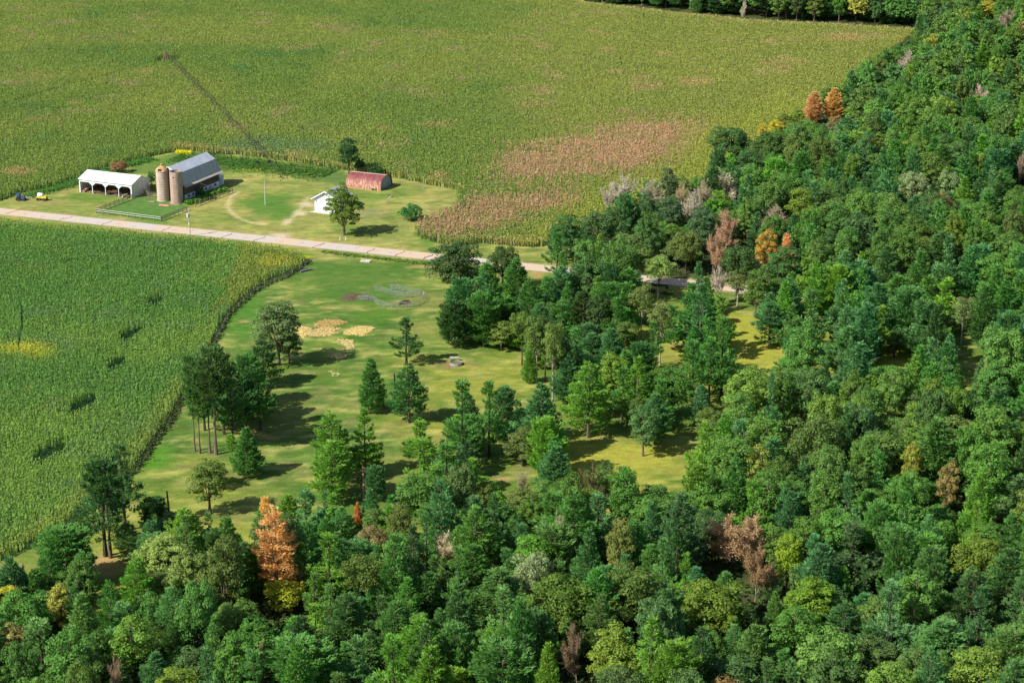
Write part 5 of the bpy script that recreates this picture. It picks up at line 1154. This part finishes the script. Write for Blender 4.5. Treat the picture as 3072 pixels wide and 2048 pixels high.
# ------------------------------------------------------------------ irrigation pivot
pc = P('v', 1145, 432); far = P('g', 560, 330); end = P('g', 685, 440, 0)
e_ = empty('centre_pivot_sprinkler', (*pc, 0)); tag(e_, 'long centre pivot sprinkler line crossing the far maize field', 'irrigation machine')
M_rustpipe = simple('dull_pipe', (.035, .025, .03), (.08, .055, .055), 1)
pv = np.array(pc); D_ = np.array(far) - pv; Lp = np.linalg.norm(D_); D_ /= Lp; Nn_ = np.array((-D_[1], D_[0])); hz = 4.1
def p3(s_, o_, z): q = D_ * s_ + Nn_ * o_; return (q[0], q[1], z)
m_ = MB()
for a in range(4):
    q = PI / 4 + a * PI / 2; m_.tube([(1.9 * math.cos(q), 1.9 * math.sin(q), 0), (.35 * math.cos(q), .35 * math.sin(q), 4.6)], .10, 5)
m_.tube([(0, 0, 0), (0, 0, 5.4)], .16, 6); m_.build('pivot_tower', simple('rusty_tower', (.30, .17, .12), (.42, .26, .2)), e_)
nsp = 6
for i in range(nsp):
    s0, s1 = Lp * i / nsp, Lp * (i + 1) / nsp; m_ = MB(); k_ = 10; top, l1, l2 = [], [], []
    for j in range(k_ + 1):
        t = j / k_; s_ = s0 + (s1 - s0) * t; arch = .75 * math.sin(PI * t); top.append(p3(s_, 0, hz + arch)); l1.append(p3(s_, .75 * math.sin(PI * t), hz - .15 - 1.1 * math.sin(PI * t) + arch)); l2.append(p3(s_, -.75 * math.sin(PI * t), hz - .15 - 1.1 * math.sin(PI * t) + arch))
    m_.tube(top, .095, 6); m_.tube(l1, .025, 3); m_.tube(l2, .025, 3)
    for j in range(1, k_): m_.tube([top[j], l1[j]], .03, 3); m_.tube([top[j], l2[j]], .03, 3); m_.tube([l1[j], l2[j]], .025, 3); m_.tube([top[j], (top[j][0], top[j][1], 2.3)], .02, 3)
    m_.build('span', M_rustpipe, e_)
    m_ = MB()
    for sy_ in (-1, 1): m_.tube([p3(s1, 0, hz), p3(s1, sy_ * 1.9, .6)], .07, 4)
    m_.tube([p3(s1, -2.0, .55), p3(s1, 2.0, .55)], .08, 4); tw = m_.build('drive_tower', M_rustpipe, e_)
    for sy_ in (-1, 1): m_ = MB(); m_.tube([p3(s1 - .16, sy_ * 2, .6), p3(s1 + .16, sy_ * 2, .6)], .6, 12); m_.build('wheel', M_dark, tw)
m_ = MB(); ee = np.array(P('g', 690, 415, 2.2)) - pv; m_.tube([p3(Lp, 0, hz), (ee[0], ee[1], 3.0)], [.09, .06], 5); m_.tube([p3(Lp, 0, hz + 1.2), (ee[0], ee[1], 3.0)], .025, 3); m_.build('overhang', M_rustpipe, e_)
# ------------------------------------------------------------------ paddock things
M_corr = simple('dull_galvanised', (.17, .20, .19), (.30, .33, .32), 2)
def corral(label, pts, nm='corral_panel_fence', H_=1.5, group='steel corral fences', mat=None):
    mat = mat or M_corr; a0 = pts[0]; e_ = empty(nm, (*a0, 0)); tag(e_, label, 'corral fence', group)
    for a, b2 in zip(pts[:-1], pts[1:]):
        L = math.dist(a, b2); n_ = max(1, round(L / 2.6))
        for i in range(n_):
            p1 = [a[k_] + (b2[k_] - a[k_]) * i / n_ - a0[k_] for k_ in (0, 1)]; p2 = [a[k_] + (b2[k_] - a[k_]) * (i + 1) / n_ - a0[k_] for k_ in (0, 1)]
            m_ = MB(); m_.tube([(*p1, 0), (*p1, H_)], .05, 5); m_.tube([(*p2, .1), (*p2, H_)], .04, 5)
            for z in (.25, .56, .87, 1.18, H_ - .03): m_.tube([(*p1, z), (*p2, z)], .038, 4)
            m_.build('panel', mat, e_)
    return e_
PG = lambda pts: [P('p', *q) for q in pts]
corral('curved outer steel corral fence in the paddock', PG([(1065, 650), (1120, 690), (1195, 712), (1280, 718), (1360, 719), (1450, 716), (1530, 706), (1600, 682), (1650, 645), (1665, 605), (1640, 580)]))
corral('inner steel corral fence curving through the corral', PG([(1070, 525), (1150, 532), (1210, 548), (1270, 572), (1330, 590), (1410, 602), (1500, 600), (1580, 588), (1630, 580)]))
corral('small back run of steel corral fence', PG([(1262, 510), (1335, 512), (1400, 530), (1480, 545), (1560, 560), (1625, 575)]))
corral('low steel fence running left to the manure patch', PG([(880, 628), (935, 630), (990, 632), (1065, 640)]), H_=1.1)
for k_, (x, y) in enumerate([(962, 630), (1300, 505)]):
    c = P('p', x, y); e_ = empty('corral_gate', (*c, 0)); tag(e_, ['dark square gate at the left end of the corral', 'dark square gate at the back of the corral'][k_], 'gate', 'corral gates'); m_ = MB()
    for xx in (-.85, .85): m_.tube([(xx, 0, 0), (xx, 0, 2.2)], .06, 5)
    m_.tube([(-.85, 0, 2.15), (.85, 0, 2.15)], .05, 5); m_.build('gate_frame', M_grey_wood, e_); m_ = MB()
    for z in (.3, .8, 1.3): m_.tube([(-.8, 0, z), (.8, 0, z)], .035, 4)
    m_.build('bars', M_steel, e_)
# fallen dark timber inside the corral and by the maize
for (x, y, dx1, dy1, lab) in [(1400, 668, 1.7, 1.0, 'dark brown timber slab leaning inside the corral'), (250, 285, 1.9, 1.2, 'pair of grey logs on the grass by the maize edge')]:
    c = P('p', x, y); e_ = empty('timber_logs', (*c, 0)); tag(e_, lab, 'logs', None); mt_ = simple('dark_timber', (.05, .035, .03), (.12, .08, .07), 3) if x > 1000 else simple('grey_log', (.10, .11, .13), (.2, .2, .22), 3)
    for k_ in (-1, 0, 1) if x > 1000 else (-1, 1):
        m_ = MB(); m_.tube([(-dx1 * .5, -dy1 + k_ * .35, .2), (dx1 * .2, k_ * .2, .35 + .3 * (x > 1000)), (dx1, dy1 * .7 + k_ * .3, .45)], [.20, .24, .16], 6); m_.build('log', mt_, e_)
heap('manure_heap', 'dark manure patch at the left end of the corral', 'manure heap', 'p', 850, 592, 4.4, 2.7, .22, simple('manure', (.07, .05, .03), (.15, .105, .065), 1.2), seed=2)
# straw spread on the grass
def straw(label, fr, poly, dens, colr, seed):
    pts = np.array([P(fr, *q) for q in poly]); r_ = np.random.RandomState(seed); a0 = pts.min(0); b0 = pts.max(0); n_ = int((b0 - a0).prod() * dens * 2.2); X_ = r_.uniform(a0[0] - .5, b0[0] + .5, n_); Y_ = r_.uniform(a0[1] - .5, b0[1] + .5, n_)
    nx_ = vnoise(X_, Y_, 2.2, seed) - .5; k_ = inpoly(X_ + nx_ * 1.8 + r_.normal(0, .3, n_), Y_ + nx_ * 2.4 + r_.normal(0, .4, n_), [tuple(q) for q in pts]); X_, Y_ = X_[k_], Y_[k_]; n_ = len(X_)
    cen = np.stack([X_, Y_, r_.uniform(.02, .08, n_)], 1); V = leaves(cen, np.tile((0, 0, 1.0), (n_, 1)), .24, r_, jit=.12); C = np.repeat(np.array(colr)[None] * r_.uniform(.72, 1.18, (n_, 1)), 3, 0)
    o = obj('straw', np_mesh('straw', V, np.arange(len(V)).reshape(-1, 3), M_straw, C)); tag(o, label, 'straw', kind='stuff')
ys_, ob_ = (.66, .52, .19), (.50, .34, .12)
straw('left pale straw patch next to the grey-green tree', 'p', [(60, 905), (150, 905), (215, 950), (320, 985), (290, 1050), (240, 1072), (130, 1040)], 20, ys_, 1)
straw('middle pale straw patch', 'p', [(350, 985), (460, 945), (640, 970), (650, 1010), (500, 1045), (330, 1055), (290, 1030)], 20, (.62, .47, .19), 2)
straw('right pale straw patch', 'p', [(720, 1000), (860, 945), (1010, 940), (1050, 965), (950, 1045), (820, 1030), (740, 1020)], 22, ys_, 3)
straw('upper brownish straw patch', 'p', [(375, 905), (480, 855), (600, 850), (730, 895), (640, 920), (540, 945), (420, 930)], 20, ob_, 4)
straw('square pale straw patch below the others', 'p', [(650, 1085), (760, 1085), (810, 1130), (810, 1200), (700, 1195), (650, 1160)], 18, (.60, .49, .20), 5)
straw('lowest pale straw patch', 'p', [(545, 1255), (640, 1255), (730, 1280), (710, 1310), (640, 1330), (560, 1290)], 18, ys_, 6)
straw('thin yellow straw scraps in the clearing', 'p', [(520, 1460), (600, 1450), (700, 1490), (650, 1520), (560, 1500)], 7, (.55, .52, .22), 7)
# stock tank with slab
c = P('p', 2030, 1385); e_ = empty('stock_tank', (c[0], c[1], 0)); tag(e_, 'round galvanised stock tank on brown earth beside the lone pine', 'stock tank')
m_ = MB(); m_.lathe([(1.42, 0), (1.45, .62), (1.38, .64), (1.36, .5)], 32); m_.build('rim', M_steel, e_); m_ = MB(); m_.lathe([(0, .45), (1.37, .45)], 32); m_.build('water', simple('green_water', (.14, .12, .04), (.22, .19, .07), 1, .2), e_)
heap('bare_earth_ring', 'brown bare earth ring round the stock tank', 'bare earth', 'p', 1998, 1384, 3.0, 2.1, .05, simple('brown_earth', (.20, .11, .06), (.30, .17, .09), 2), seed=6)
c = P('p', 2010, 1345); e_ = empty('concrete_slab_bench', (c[0], c[1] + .4, 0), -.05); tag(e_, 'grey slab bench standing behind the stock tank', 'bench')
m_ = MB(); m_.box((0, 0, .78), (2.1, .8, .14)); m_.build('slab', simple('grey_slab', (.40, .36, .36), (.5, .46, .46)), e_)
for xx in (-.85, .85): m_ = MB(); m_.box((xx, 0, .355), (.2, .6, .71)); m_.build('support', M_grey_wood, e_)
c = P('p', 970, 168); m_ = MB(); m_.box((0, 0, .06), (2.6, 2.2, .16), -.3); m_.box((-.9, .7, .2), (.8, .5, .2), .4); o = m_.build('concrete_slab', M_conc); o.location = (*c, 0); tag(o, 'pale concrete slab lying on the grass below the road', 'concrete slab')
# red cart in the oak's shade
c = P('p', 2140, 602); wagon('farm_cart', 'red farm cart parked in the shade below the big dark oak', 'cart', (*c, 0), .3, simple('red_paint', (.35, .02, .03), (.45, .04, .05)), L=2.6)
# dead snag and field post
for fr, bx, by, tx, ty, r_t, lab, mt_ in [('l', 1062, 560, 1062, 362, .22, 'dark dead trunk standing alone at the lower left of the clearing', M_bark_dark), ('b', 880, 330, 872, 110, .26, 'broken reddish trunk at the bottom of the clearing', simple('reddish_bark', (.24, .12, .08), (.42, .26, .18), 3)),
                                     ('c', 1792, 960, 1790, 700, .20, 'grey bare trunk left of the drooping pine', M_bark)]:
    c = P(fr, bx, by); h_ = hgt(fr, c[1], tx, ty); e_ = empty('dead_tree', (*c, 0)); tag(e_, lab, 'dead tree', None)
    m_ = MB(); m_.tube([(0, 0, -.2), (.1, 0, h_ * .5), (-.05, .1, h_)], [r_t * 1.3, r_t, r_t * .6], 8); m_.build('trunk', mt_, e_)
    for k_ in range(9):
        a = rr.uniform(0, 2 * PI); z = h_ * rr.uniform(.3, .97); l_ = rr.uniform(.5, 1.6); m_ = MB(); m_.tube([(0, 0, z), (math.cos(a) * l_, math.sin(a) * l_, z + rr.uniform(-.2, .3))], [.05, .02], 4, False); m_.build('branch', mt_, e_)
c = P('l', 967, 172); e_ = empty('fence_post', (*c, 0)); tag(e_, 'short brown post on the grass beside the maize edge', 'fence post'); m_ = MB(); m_.tube([(0, 0, -.1), (0, 0, 1.3)], .11, 6); m_.build('shaft', DKW, e_)
bpy.context.view_layer.update()
